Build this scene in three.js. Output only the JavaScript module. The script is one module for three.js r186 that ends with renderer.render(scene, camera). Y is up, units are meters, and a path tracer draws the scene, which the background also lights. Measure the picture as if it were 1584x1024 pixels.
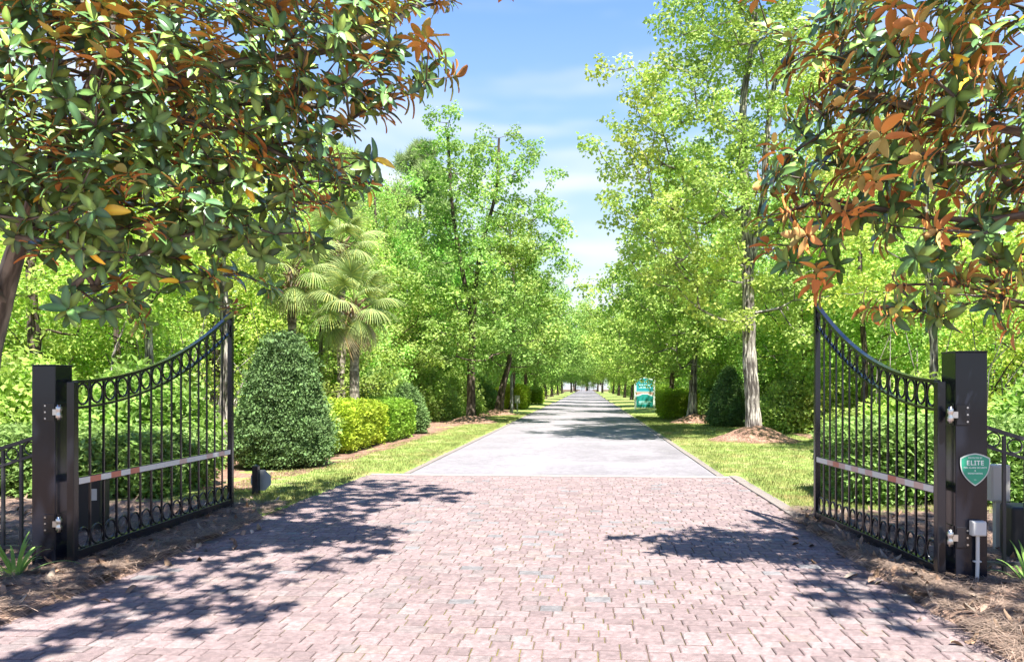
import * as THREE from 'three';
import { mergeGeometries } from 'three/addons/utils/BufferGeometryUtils.js';
import { RoundedBoxGeometry } from 'three/addons/geometries/RoundedBoxGeometry.js';

// ---------------------------------------------------------------- camera, sky, sun, exposure
const scene = new THREE.Scene();
const EXPOSURE = 4.7;
const camera = new THREE.PerspectiveCamera(2 * Math.atan(598 / 1150) * 180 / Math.PI, 1656 / 1196, 0.05, 2000);
camera.position.set(0, 1.6, 0);
camera.rotation.y = 4 * Math.PI / 180;
camera.setViewOffset(1656, 1196, 0, 0, 1584, 1024);          // a lens shifted upwards: verticals stay upright
camera.updateProjectionMatrix();
const renderer = new THREE.WebGLRenderer();
renderer.toneMapping = THREE.LinearToneMapping;
renderer.toneMappingExposure = EXPOSURE;
renderer.shadowMap.enabled = true;

const sun = new THREE.DirectionalLight(new THREE.Color(1.0, 0.95, 0.87), 3.5);
sun.name = 'sun';
sun.position.set(0.19 * 90, 0.88 * 90, 0.42 * 90 - 20);
sun.target.position.set(0, 0, -20);
sun.castShadow = true; sun.shadow.radius = 1.2;
Object.assign(sun.shadow.camera, { left: -60, right: 60, top: 60, bottom: -60, near: 1, far: 300 });
scene.add(sun, sun.target);

// ---------------------------------------------------------------- random numbers and noise
function rng(seed) { let a = seed >>> 0; return () => { a = (a + 0x6D2B79F5) | 0; let t = Math.imul(a ^ (a >>> 15), 1 | a); t = (t + Math.imul(t ^ (t >>> 7), 61 | t)) ^ t; return ((t ^ (t >>> 14)) >>> 0) / 4294967296; }; }
const hash = (x, y, s = 0) => { let h = Math.imul(x, 374761393) + Math.imul(y, 668265263) + Math.imul(s, 2147483647 - 31); h = Math.imul(h ^ (h >>> 13), 1274126177); return ((h ^ (h >>> 16)) >>> 0) / 4294967296; };
const smooth = (t) => t * t * (3 - 2 * t);
function vnoise(x, y, px, py, s) {           // value noise that tiles after px, py cells
  const xi = Math.floor(x), yi = Math.floor(y), fx = smooth(x - xi), fy = smooth(y - yi), w = (a, p) => ((a % p) + p) % p;
  const a = hash(w(xi, px), w(yi, py), s), b = hash(w(xi + 1, px), w(yi, py), s), c = hash(w(xi, px), w(yi + 1, py), s), d = hash(w(xi + 1, px), w(yi + 1, py), s);
  return a + (b - a) * fx + (c - a) * fy + (a - b - c + d) * fx * fy;
}
function fbm(u, v, cx, cy, oct, s) { let r = 0, a = 0.5, t = 0; for (let o = 0; o < oct; o++) { r += a * vnoise(u * cx, v * cy, cx, cy, s + o); t += a; a *= 0.55; cx *= 2; cy *= 2; } return r / t; }
const noise2 = (x, y, s = 7) => fbm(x / 64, y / 64, 64, 64, 3, s);   // world noise, about one cell per metre

// ---------------------------------------------------------------- the sky: blue air with thin low cloud
{
  const w = 1024, h = 512, d = new Float32Array(w * h * 4);
  const stops = [[0, 0.86, 0.93, 1.0], [6, 0.78, 0.90, 1.0], [13, 0.54, 0.74, 1.0], [20, 0.36, 0.59, 1.0], [28, 0.22, 0.43, 0.96], [45, 0.16, 0.34, 0.86], [90, 0.12, 0.27, 0.74]];
  for (let j = 0; j < h; j++) {
    const el = Math.max(0, (j + 0.5) / h * 180 - 90);
    let k = 0; while (k < stops.length - 2 && el > stops[k + 1][0]) k++;
    const A = stops[k], B = stops[k + 1], t = Math.min(1, (el - A[0]) / (B[0] - A[0]));
    for (let i = 0; i < w; i++) {
      const u = i / w, n = fbm(u, el / 90, 14, 26, 5, 31), n2 = fbm(u + n * 0.02, el / 90, 40, 90, 4, 51);
      const band = Math.exp(-(((el - 10) / 9) ** 2)) + 0.35 * Math.exp(-(((el - 24) / 10) ** 2));
      const c = Math.min(0.7, Math.max(0, (n - 0.50) * 2.6 + (n2 - 0.5) * 1.3) * band);
      for (let q = 0; q < 3; q++) {
        const base = A[q + 1] + (B[q + 1] - A[q + 1]) * t;
        d[(j * w + i) * 4 + q] = 1.24 * (base + (1.0 - base) * c) / EXPOSURE;
      }
      d[(j * w + i) * 4 + 3] = 1;
    }
  }
  const sky = new THREE.DataTexture(d, w, h, THREE.RGBAFormat, THREE.FloatType);
  sky.mapping = THREE.EquirectangularReflectionMapping; sky.magFilter = THREE.LinearFilter; sky.needsUpdate = true;
  scene.background = sky; scene.environment = sky;
}

// ---------------------------------------------------------------- helpers
const names = {};
function numbered(n) { if (!(n in names)) { names[n] = 0; return n; } names[n]++; return n + '_' + String(names[n]).padStart(3, '0'); }
function tag(o, label, category, group, kind) { if (label) o.userData.label = label; if (category) o.userData.category = category; if (group) o.userData.group = group; if (kind) o.userData.kind = kind; return o; }
function shade(o) { o.castShadow = o.receiveShadow = true; return o; }
function thing(name, label, category, pos = [0, 0, 0], turn = 0, group) { const o = new THREE.Group(); o.name = numbered(name); o.position.set(...pos); o.rotation.y = turn; scene.add(o); return tag(o, label, category, group, 'thing'); }
function part(name, geo, mat, parent, pos, rot) { const m = shade(new THREE.Mesh(geo, mat)); m.name = name; if (pos) m.position.set(...pos); if (rot) m.rotation.set(...rot); parent.add(m); return m; }
function single(name, geo, mat, label, category, pos, group, kind) { const m = shade(new THREE.Mesh(geo, mat)); m.name = numbered(name); if (pos) m.position.set(...pos); scene.add(m); return tag(m, label, category, group, kind); }
function copies(name, geo, mat, mats, cols, parent, kind = 'stuff') {
  const im = shade(new THREE.InstancedMesh(geo, mat, mats.length)); im.name = name;
  mats.forEach((m, i) => { im.setMatrixAt(i, m); if (cols) im.setColorAt(i, cols[i]); });
  im.userData.kind = kind; parent.add(im); return im;
}
const V = (x, y, z) => new THREE.Vector3(x, y, z);
const col = (r, g, b) => new THREE.Color().setRGB(r, g, b);
class Builder {                                  // collects triangles with normals, uv in metres and colours
  constructor() { this.p = []; this.n = []; this.t = []; this.c = []; this.i = []; }
  v(p, n, u, w, c) { this.p.push(p.x, p.y, p.z); this.n.push(n.x, n.y, n.z); this.t.push(u, w); if (c) this.c.push(...c); return this.p.length / 3 - 1; }
  tube(path, radii, sides = 8, c) {               // a tapered round bar along points
    let up = V(0, 0, 1), last = null, along = 0;
    const rings = [];
    for (let k = 0; k < path.length; k++) {
      const d = path[Math.min(k + 1, path.length - 1)].clone().sub(path[Math.max(k - 1, 0)]).normalize();
      if (k === 0 && Math.abs(d.dot(up)) > 0.9) up = V(1, 0, 0);
      const a = up.clone().sub(d.clone().multiplyScalar(up.dot(d))).normalize(), b = d.clone().cross(a); up = a;
      if (k) along += path[k].distanceTo(path[k - 1]);
      const r = radii[k], ring = [];
      for (let s = 0; s <= sides; s++) {
        const q = s / sides * Math.PI * 2, n = a.clone().multiplyScalar(Math.cos(q)).addScaledVector(b, Math.sin(q));
        ring.push(this.v(path[k].clone().addScaledVector(n, r), n, s / sides * 2 * Math.PI * Math.max(0.02, radii[0]), along, c));
      }
      if (last) for (let s = 0; s < sides; s++) this.i.push(last[s], last[s + 1], ring[s], last[s + 1], ring[s + 1], ring[s]);
      last = ring; rings.push(ring);
    }
    return this;
  }
  quad(a, b, c, d, colr) { const n = b.clone().sub(a).cross(d.clone().sub(a)).normalize(); const w = a.distanceTo(b), h = a.distanceTo(d); const i = this.v(a, n, 0, 0, colr); this.v(b, n, w, 0, colr); this.v(c, n, w, h, colr); this.v(d, n, 0, h, colr); this.i.push(i, i + 1, i + 2, i, i + 2, i + 3); return this; }
  bar(path, w, h, side) {                         // a rectangular bar: w along "side", h across it, in the plane of the path
    const cs = path.map((p, k) => { const d = path[Math.min(k + 1, path.length - 1)].clone().sub(path[Math.max(k - 1, 0)]).normalize(), u = side.clone().cross(d).normalize(); return [[1, 1], [-1, 1], [-1, -1], [1, -1]].map(([i, j]) => p.clone().addScaledVector(side, i * w / 2).addScaledVector(u, j * h / 2)); });
    for (let k = 1; k < cs.length; k++) for (let s = 0; s < 4; s++) this.quad(cs[k - 1][s], cs[k - 1][(s + 1) % 4], cs[k][(s + 1) % 4], cs[k][s]);
    const [A, Z] = [cs[0], cs[cs.length - 1]]; this.quad(A[3], A[2], A[1], A[0]); this.quad(Z[0], Z[1], Z[2], Z[3]); return this;
  }
  geo() {
    const g = new THREE.BufferGeometry();
    g.setAttribute('position', new THREE.Float32BufferAttribute(this.p, 3)); g.setAttribute('normal', new THREE.Float32BufferAttribute(this.n, 3)); g.setAttribute('uv', new THREE.Float32BufferAttribute(this.t, 2));
    if (this.c.length) g.setAttribute('color', new THREE.Float32BufferAttribute(this.c, 3));
    g.setIndex(this.i); return g;
  }
}
function grid(x0, x1, z0, z1, nx, nz, fn) {       // a ground sheet: fn(u, v, x, z) -> [x, y, z], uv in metres
  const g = new THREE.PlaneGeometry(1, 1, nx, nz), p = g.attributes.position, t = g.attributes.uv;
  for (let k = 0; k < p.count; k++) {
    const u = p.getX(k) + 0.5, v = 0.5 - p.getY(k), r = fn(u, v, x0 + (x1 - x0) * u, z0 + (z1 - z0) * v);
    p.setXYZ(k, ...r); t.setXY(k, r[0], -r[2]);
  }
  g.computeVertexNormals();
  if (g.attributes.normal.getY(Math.floor(p.count / 2)) < 0) { const q = g.index.array; for (let k = 0; k < q.length; k += 3) { const s = q[k]; q[k] = q[k + 1]; q[k + 1] = s; } g.computeVertexNormals(); }
  return g;
}
// textures
function tex(w, h, fn, srgb = true) {             // fn(u, v) -> [r, g, b] as shown (0..1)
  const d = new Uint8Array(w * h * 4);
  for (let j = 0; j < h; j++) for (let i = 0; i < w; i++) { const c = fn(i / w, j / h), k = (j * w + i) * 4; for (let q = 0; q < 3; q++) d[k + q] = Math.max(0, Math.min(255, Math.round((c.length ? c[q] : c) * 255))); d[k + 3] = 255; }
  const t = new THREE.DataTexture(d, w, h); t.wrapS = t.wrapT = THREE.RepeatWrapping; t.magFilter = THREE.LinearFilter; t.minFilter = THREE.LinearMipmapLinearFilter; if (srgb) t.colorSpace = THREE.SRGBColorSpace; t.needsUpdate = true; return t;
}
const every = (t, x, y = x) => { t.repeat.set(1 / x, 1 / y); return t; };     // one tile each x by y metres
const lerp3 = (a, b, t) => a.map((q, i) => q + (b[i] - q) * t);
const std = (o) => new THREE.MeshStandardMaterial(o);

const grain = every(tex(512, 512, (u, v) => { const s = hash(Math.floor(u * 512), Math.floor(v * 512), 3), f = fbm(u, v, 24, 24, 4, 11); return 0.62 + 0.30 * f + 0.26 * (s - 0.5) + (s > 0.95 ? 0.08 : s < 0.06 ? -0.2 : 0); }), 0.7);
const grainBump = every(tex(512, 512, (u, v) => 0.5 + 0.6 * (fbm(u, v, 40, 40, 4, 12) - 0.5) + 0.3 * (hash(Math.floor(u * 512), Math.floor(v * 512), 5) - 0.5), false), 0.7);
const asphaltTex = every(tex(1024, 1024, (u, v) => { const s = hash(Math.floor(u * 1024), Math.floor(v * 1024), 8), f = fbm(u, v, 5, 5, 6, 17), p = fbm(u, v, 60, 60, 2, 19); const g2 = fbm(u, v, 3, 3, 4, 27), q = 0.60 + 0.16 * (f - 0.5) + 0.20 * (s - 0.5) + 0.10 * (p - 0.5) - 0.5 * Math.max(0, g2 - 0.62) - (s > 0.985 ? 0.1 : 0); return [q, q * 0.985, q * 0.995]; }), 6);
const mulchTex = every(tex(1024, 1024, (u, v) => {
  const a = fbm(u, v, 180, 14, 3, 21), b = fbm(u + 0.3, v, 14, 180, 3, 23), c = fbm(u, v, 9, 9, 4, 25), m = Math.max(a, b);
  return lerp3([0.27, 0.21, 0.18], [0.66, 0.56, 0.49], Math.max(0, Math.min(1, (m - 0.38) * 2.3 + (c - 0.5) * 0.7)));
}), 1.6);
const mulchBump = every(tex(1024, 1024, (u, v) => Math.max(fbm(u, v, 180, 14, 3, 21), fbm(u + 0.3, v, 14, 180, 3, 23)), false), 1.6);
const grassTex = every(tex(1024, 1024, (u, v) => {
  const f = fbm(u, v, 7, 7, 5, 41), s = fbm(u, v, 200, 200, 2, 43), d = fbm(u, v, 26, 26, 3, 47);
  let c = lerp3([0.40, 0.48, 0.21], [0.52, 0.60, 0.29], s); c = lerp3(c, [0.64, 0.60, 0.44], Math.max(0, Math.min(0.75, (d - 0.5) * 3 + (f - 0.5) * 1.5))); return c.map((q) => q * (0.8 + 0.4 * s));
}), 5);
function barkTex(dark, light, seed, cx = 22, cy = 7) { return every(tex(256, 512, (u, v) => { const w = fbm(u, v, 8, 8, 3, seed + 3) * 0.12, a = fbm(u + w, v, cx, cy, 4, seed), b = fbm(u, v, 4, 5, 3, seed + 9); return lerp3(dark, light, Math.max(0, Math.min(1, (a - 0.34) * 2.6 + (b - 0.5) * 1.2))); }), 0.9, 1.8); }
const barkBump = every(tex(256, 512, (u, v) => { const w = fbm(u, v, 8, 8, 3, 64) * 0.12; return fbm(u + w, v, 22, 7, 4, 61); }, false), 0.9, 1.8);

const M = {
  black: new THREE.MeshPhysicalMaterial({ name: 'black_gloss_paint', color: col(0.008, 0.009, 0.014), roughness: 0.26, clearcoat: 0.35, clearcoatRoughness: 0.12, specularIntensity: 0.7 }),
  pillar: new THREE.MeshPhysicalMaterial({ name: 'black_pillar_paint', color: col(0.009, 0.011, 0.019), roughness: 0.2, clearcoat: 0.3, clearcoatRoughness: 0.1, specularIntensity: 0.6, roughnessMap: every(tex(256, 256, (u, v) => 0.65 + 0.5 * fbm(u, v, 4, 3, 5, 71), false), 1.1) }),
  fence: std({ name: 'grey_black_paint', color: col(0.035, 0.036, 0.042), roughness: 0.5 }),
  steel: std({ name: 'zinc_plated_steel', color: col(0.6, 0.6, 0.6), metalness: 1, roughness: 0.3 }),
  white: std({ name: 'white_plastic', color: col(0.6, 0.6, 0.58), roughness: 0.5 }),
  offwhite: std({ name: 'off_white_paint', color: col(0.5, 0.49, 0.44), roughness: 0.6 }),
  asphalt: std({ name: 'pale_asphalt', color: col(0.62, 0.60, 0.625), map: asphaltTex, roughness: 0.92, bumpMap: grainBump, bumpScale: 0.003 }),
  concrete: std({ name: 'concrete', color: col(0.42, 0.39, 0.37), map: grain, roughness: 0.9, bumpMap: grainBump, bumpScale: 0.003 }),
  edging: std({ name: 'weathered_edging', color: col(0.36, 0.31, 0.28), map: grain, roughness: 0.95, bumpMap: grainBump, bumpScale: 0.003 }),
  joint: std({ name: 'joint_sand', map: every(tex(512, 512, (u, v) => { const a = fbm(u, v, 9, 9, 4, 131), s = hash(Math.floor(u * 512), Math.floor(v * 512), 6); return lerp3([0.33, 0.28, 0.24], [0.42, 0.40, 0.16], Math.max(0, Math.min(1, (a - 0.5) * 6))).map((q) => q * (0.75 + 0.5 * s)); }), 3.1), roughness: 1 }),
  mulch: std({ name: 'pine_straw_mulch', map: mulchTex, color: col(1.15, 1.1, 1.08), roughness: 1, bumpMap: mulchBump, bumpScale: 0.01 }),
  straw: std({ name: 'dry_pine_straw', color: col(1.2, 1.03, 0.96), map: mulchTex, roughness: 1, bumpMap: mulchBump, bumpScale: 0.008 }),
  floor: std({ name: 'forest_floor', color: col(0.62, 0.62, 0.45), map: mulchTex, roughness: 1, bumpMap: mulchBump, bumpScale: 0.01 }),
  grass: std({ name: 'turf', map: grassTex, roughness: 1, bumpMap: mulchBump, bumpScale: 0.006 }),
  barkPale: std({ name: 'pale_bark', map: barkTex([0.28, 0.255, 0.24], [0.80, 0.77, 0.73], 81), roughness: 0.95, bumpMap: barkBump, bumpScale: 0.02 }),
  barkDark: std({ name: 'dark_bark', map: barkTex([0.17, 0.14, 0.12], [0.46, 0.40, 0.36], 85), roughness: 0.95, bumpMap: barkBump, bumpScale: 0.02 }),
  barkMag: std({ name: 'magnolia_bark', map: barkTex([0.34, 0.31, 0.28], [0.60, 0.56, 0.51], 89, 9, 6), roughness: 0.9, bumpMap: barkBump, bumpScale: 0.008 }),
  barkPalm: std({ name: 'palm_bark', map: barkTex([0.36, 0.33, 0.29], [0.70, 0.66, 0.60], 93, 6, 24), roughness: 0.95, bumpMap: barkBump, bumpScale: 0.015 }),
};
const leafMat = (r, g, b, through = 0.35) => new THREE.MeshPhysicalMaterial({ color: col(r, g, b), vertexColors: true, roughness: 0.75, transmission: through, thickness: 0, side: THREE.DoubleSide, specularIntensity: 0.4 });

// ---------------------------------------------------------------- ground
single('ground', grid(-260, 260, 40, -420, 130, 115, (u, v, x, z) => { const off = Math.max(0, Math.abs(x + 0.5) - 6); return [x, -0.07 + Math.min(0.5, off * 0.02) * noise2(x * 0.3, z * 0.3), z]; }), M.floor, 'brown leafy forest floor beyond the verges', 'ground', null, null, 'structure');

// pavers: rows of three sizes of tumbled stone, edge to edge, over joint sand
const paving = thing('driveway_paving', 'pink and grey tumbled stone pavers of the entrance drive', 'paving'); paving.userData.kind = 'structure';
{
  part('joint_sand', grid(-3.95, 2.52, 2.5, -13.2, 4, 10, (u, v, x, z) => [x, -0.012, z]), M.joint, paving);
  const R = rng(5), stones = [];
  for (let z = 2.4, row = 0; z > -13.2; row++) {
    const d = Math.min(row % 3 === 1 ? 0.115 : 0.135, z + 13.2);
    for (let x = -3.96 - R() * 0.12; x < 2.46;) { const w = Math.min([0.135, 0.165, 0.2][Math.floor(R() * 3)], 2.52 - x); stones.push([x + w / 2, z - d / 2, w - 0.006 - R() * 0.003, d - 0.010 - R() * 0.004, R(), R(), R()]); x += w; }
    z -= Math.max(d, 0.02);
  }
  const tint = (a, b) => { const k = 0.66 + 0.26 * b; const base = a < 0.74 ? [0.272, 0.203, 0.200] : a < 0.86 ? [0.29, 0.222, 0.208] : a < 0.97 ? [0.265, 0.215, 0.21] : [0.225, 0.215, 0.22]; return base.map((q) => q * k); };
  function stone(w, d, lift, tx, tz, uo) {         // a chamfered top and four sides
    const b = new Builder(), c = Math.min(0.008, d * 0.08), h = 0.05, y1 = lift, y0 = lift - 0.006;
    const P = (x, y, z) => V(x, y + x * tx + z * tz, z), X = w / 2, Z = d / 2;
    const T = [P(-X + c, y1, Z - c), P(X - c, y1, Z - c), P(X - c, y1, -Z + c), P(-X + c, y1, -Z + c)], E2 = [P(-X, y0, Z), P(X, y0, Z), P(X, y0, -Z), P(-X, y0, -Z)], L = [V(-X, -h, Z), V(X, -h, Z), V(X, -h, -Z), V(-X, -h, -Z)];
    b.quad(...T); for (let s = 0; s < 4; s++) { const t = (s + 1) % 4; b.quad(E2[s], E2[t], T[t], T[s]); b.quad(L[s], L[t], E2[t], E2[s]); }
    for (let k = 0; k < b.t.length; k += 2) { b.t[k] += uo; b.t[k + 1] += uo * 1.7; }
    return b;
  }
  const inFrame = ([x, z]) => { const a = 4 * Math.PI / 180, dz = -z * Math.cos(a) - x * Math.sin(a), dx = x * Math.cos(a) - z * Math.sin(a); return dz > 4.25 && dx / dz > -0.725 && dx / dz < 0.66; };
  stones.sort((p, q) => (inFrame(q) - inFrame(p)) || (q[1] - p[1]));
  const mats = []; for (let k = 0; k < 14; k++) { const c = tint(k / 14 + 0.02, hash(k, 3, 9)); mats.push(std({ name: 'paver_stone', color: col(...c.map((q) => q / 0.62)), map: grain, roughness: 0.92, bumpMap: grainBump, bumpScale: 0.004 })); }
  const shapes = new Map(), rest = new Builder();
  stones.forEach(([x, z, w, d, a, b, c], i) => {
    if (i < 300) {
      const key = Math.round(w / 0.02) + '_' + Math.round(d / 0.02) + '_' + Math.floor(c * 3);
      if (!shapes.has(key)) shapes.set(key, stone(w, d, (c - 0.5) * 0.005, (c - 0.5) * 0.02, (b - 0.5) * 0.02, c * 3).geo());
      const m = part(i ? 'paver_' + String(i).padStart(3, '0') : 'paver', shapes.get(key), mats[Math.floor(a * 14)], paving, [x, 0, z]); const bb = shapes.get(key).userData; bb.w ??= w; bb.d ??= d; m.scale.set(w / bb.w, 1, d / bb.d);
    } else {
      const s = stone(w, d, (c - 0.5) * 0.005, (c - 0.5) * 0.02, (b - 0.5) * 0.02, c * 3), o = rest.p.length / 3, k = tint(a, b).map((q) => q / 0.62);
      for (let q = 0; q < s.p.length; q += 3) { rest.p.push(s.p[q] + x, s.p[q + 1], s.p[q + 2] + z); rest.c.push(...k); }
      rest.n.push(...s.n); rest.t.push(...s.t); for (const q of s.i) rest.i.push(q + o);
    }
  });
  const r = part('smaller_looking_pavers', rest.geo(), std({ name: 'paver_stone_field', vertexColors: true, map: grain, roughness: 0.92, bumpMap: grainBump, bumpScale: 0.004 }), paving); r.name = 'paver_field'; r.userData.kind = 'stuff';
}
// asphalt, the pale concrete band and the edging
single('asphalt_road', grid(-3.25, 2.3, -13.42, -400, 8, 200, (u, v, x, z) => [x, 0.01 - 0.02 * Math.abs(u - 0.5), z]), M.asphalt, 'pale grey asphalt road running straight to the far trees', 'road', null, null, 'structure');
single('unseen_street', grid(-60, 60, 16, 2.45, 30, 6, (u, v, x, z) => [x, 0, z]), M.asphalt, 'unseen grey asphalt behind the camera, laid for the gate pillars to reflect', 'road', null, null, 'structure');  // unseen, behind the camera; placed to give the pillars a neutral grey reflection
single('concrete_band', new RoundedBoxGeometry(6.45, 0.1, 0.21, 1, 0.006), M.concrete, 'whitish concrete band between the pavers and the asphalt', 'kerb', [-0.71, -0.042, -13.31], null, 'structure');
function edging(label, x, z0, z1, w, n) {
  const g = thing('concrete_edging', label, 'edging', [0, 0, 0], 0, 'edging strips along the drive'); g.userData.kind = 'structure';
  const len = (z0 - z1) / n, geo = new RoundedBoxGeometry(w, 0.12, len - 0.012, 1, 0.008);
  for (let k = 0; k < n; k++) part(k ? 'slab_' + String(k).padStart(3, '0') : 'slab', geo, M.edging, g, [x, -0.045 + 0.006 * hash(k, n, 2), z0 - len * (k + 0.5)]);
}
edging('pale edging strip along the left side of the asphalt', -3.31, -13.45, -73.45, 0.11, 30);
edging('pale edging strip along the right side of the asphalt', 2.37, -13.45, -73.45, 0.13, 30);
edging('wide pale edging strip right of the pavers beside the grass', 2.60, -9.0, -13.42, 0.17, 6);

// lawns, mulch and pine straw
const lift = (x, z) => 0.05 * (noise2(x * 1.2, z * 1.2, 5) - 0.4);
single('grass_verge', grid(2.5, 9.5, -8.8, -240, 36, 400, (u, v, x, z) => [(z > -13.4 ? 2.69 : 2.44) + 7 * u, u === 0 ? -0.04 : 0.015 + lift(x, z) + 0.03 * Math.min(1, u * 4), z]), M.grass, 'sunlit grass verge right of the road', 'grass', null, null, 'structure');
single('grass_verge', grid(-3.46, -6.2, -8.6, -240, 18, 400, (u, v, x, z) => [(z > -13.4 ? -3.93 : -3.37) - 2.8 * u, u === 0 ? -0.03 : 0.015 + lift(x, z) + 0.03 * Math.min(1, u * 4), z]), M.grass, 'narrow grass verge left of the road', 'grass', null, null, 'structure');
const bedY = (x, z) => 0.02 + 0.09 * (noise2(x * 1.7, z * 1.7, 15) - 0.32) + 0.03 * (noise2(x * 6, z * 6, 16) - 0.5);
single('mulch_bed', grid(-3.9, -16, 3, -9.9, 120, 130, (u, v, x, z) => { const e = -3.86 + 0.12 * (noise2(z * 2, 3) - 0.5) + 0.05 * (noise2(z * 9, 5) - 0.5) - Math.max(0, -8.7 - z) * 0.5; const X = e + (x + 3.9) / 12.1 * (16 + e); return [X, u === 0 ? -0.03 : bedY(X, z) + 0.05 * Math.min(1, (e - X) * 1.4) - 0.05 * smooth(Math.max(0, Math.min(1, (-9.3 - z) * 1.8))), z]; }), M.mulch, 'brown pine straw mulch under the left gate', 'mulch', null, null, 'structure');
single('mulch_bed', grid(2.45, 16, 3, -9.6, 120, 130, (u, v, x, z) => { const e = 2.42 + 0.12 * (noise2(z * 2, 13) - 0.5) + 0.05 * (noise2(z * 9, 15) - 0.5) + Math.max(0, -8.5 - z) * 0.35; const X = e + (x - 2.45) / 13.55 * (16 - e); return [X, u === 0 ? -0.03 : bedY(X, z) + 0.05 * Math.min(1, (X - e) * 1.4) - 0.05 * smooth(Math.max(0, Math.min(1, (-9.0 - z) * 1.8))), z]; }), M.mulch, 'brown pine straw mulch under the right gate', 'mulch', null, null, 'structure');
single('pine_straw_bed', grid(-4.9, -8.2, -10.6, -60, 30, 160, (u, v, x, z) => { const e = -4.86 + 0.35 * (noise2(z * 0.9, 8) - 0.5); const X = u < 0.001 ? e : e + (x + 4.9); return [X, u === 0 || v === 0 ? -0.02 : 0.045 + lift(X, z) + 0.03 * (noise2(X * 5, z * 5) - 0.3), z]; }), M.straw, 'pinkish dry pine straw bed under the left hedges', 'pine straw', null, null, 'structure');
single('pine_straw_bed', grid(6.4, 10.5, -11, -70, 30, 160, (u, v, x, z) => { const e = 6.5 - Math.max(0, Math.min(1.6, (-24 - z) * 0.2)) + 0.6 * (noise2(z * 0.7, 18) - 0.5); const X = e + (x - 6.4); return [X, u === 0 || v === 0 ? -0.02 : 0.06 + lift(X, z) + 0.03 * (noise2(X * 5, z * 5) - 0.3), z]; }), M.straw, 'dry pine straw and leaf litter at the right wood edge', 'pine straw', null, null, 'structure');
function mound(label, x, z, r, h, seed) {
  const g = new THREE.CircleGeometry(1, 40, 0, Math.PI * 2), b = new Builder(), N = 14, S = 44; g.dispose();
  for (let k = 0; k <= N; k++) for (let s = 0; s <= S; s++) { const q = (s % S) / S * Math.PI * 2, t = k / N, rr = r * t * (0.9 + 0.3 * noise2(Math.cos(q) * 2 + 9, Math.sin(q) * 2 + 9, seed)), X = Math.cos(q) * rr, Z = Math.sin(q) * rr; b.v(V(X, h * (1 - smooth(t)) * (0.85 + 0.3 * noise2(X * 4 + 20, Z * 4 + 20, seed)) + 0.05 * noise2(X * 9 + 20, Z * 9 + 20, seed + 1) - (k === N ? 0.06 : 0), Z), V(0, 1, 0), X, Z); }
  for (let k = 0; k < N; k++) for (let s = 0; s < S; s++) { const a = k * (S + 1) + s, c = a + S + 1; b.i.push(a, a + 1, c, a + 1, c + 1, c); }
  const geo = b.geo(); geo.computeVertexNormals();
  return single('mulch_mound', geo, M.straw, label, 'mulch', [x, 0.03, z], 'mulch mounds at the avenue trees', 'structure');
}
mound('large pinkish mulch mound round the nearest pale trunk on the right', 4.85, -21.8, 1.35, 0.42, 3);
mound('mulch mound round the second trunk on the right', 4.6, -32.4, 1.2, 0.36, 4);
mound('mulch mound round the forked tree on the left', -5.0, -31.8, 1.3, 0.3, 5);
mound('mulch mound round the curved trunk on the left', -4.9, -40.5, 1.2, 0.3, 6);
console.log('ground done');

// ---------------------------------------------------------------- leaves, twigs and trees
const mat4 = (p, q, s) => new THREE.Matrix4().compose(p, q, s.isVector3 ? s : V(s, s, s));
const quatTo = (axis, spin) => new THREE.Quaternion().setFromUnitVectors(V(0, 1, 0), axis).multiply(new THREE.Quaternion().setFromAxisAngle(V(0, 1, 0), spin));
const ball = (R) => { let x, y, z; do { x = R() * 2 - 1; y = R() * 2 - 1; z = R() * 2 - 1; } while (x * x + y * y + z * z > 1); return V(x, y, z); };
// a spray of small folded leaves: n leaves of the given length and width spread in a flattened ball
function spray(seed, n, len, wid, spread, flat, upness, droop = 0.2) {
  const R = rng(seed), b = new Builder();
  for (let k = 0; k < n; k++) {
    const c = ball(R).multiply(V(spread, spread * flat, spread)), d = V(c.x, 0, c.z).addScaledVector(ball(R), spread).normalize(); d.y -= droop + (R() - 0.5) * 0.6; d.normalize();
    const up = ball(R).multiplyScalar(1 - upness).add(V(0, upness, 0)).normalize(), side = d.clone().cross(up).normalize(), nn = side.clone().cross(d).normalize();
    const L = len * (0.75 + 0.5 * R()), W = wid * (0.75 + 0.5 * R()) / 2, k2 = 0.78 + 0.44 * R(), cc = [k2 * (0.92 + 0.16 * R()), k2, k2 * (0.85 + 0.3 * R())];
    const A = c, T = c.clone().addScaledVector(d, L).addScaledVector(nn, -0.12 * L), m = c.clone().addScaledVector(d, L * 0.42), l = m.clone().addScaledVector(side, -W).addScaledVector(nn, W * 0.3), r = m.clone().addScaledVector(side, W).addScaledVector(nn, W * 0.3);
    const n1 = nn.clone().addScaledVector(side, 0.3).normalize(), n2 = nn.clone().addScaledVector(side, -0.3).normalize();
    let i = b.v(A, n1, 0, 0, cc); b.v(l, n1, 0, 0, cc); b.v(T, n1, 0, 0, cc); b.i.push(i, i + 2, i + 1);
    i = b.v(A, n2, 0, 0, cc); b.v(r, n2, 0, 0, cc); b.v(T, n2, 0, 0, cc); b.i.push(i, i + 1, i + 2);
  }
  return b.geo();
}
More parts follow.
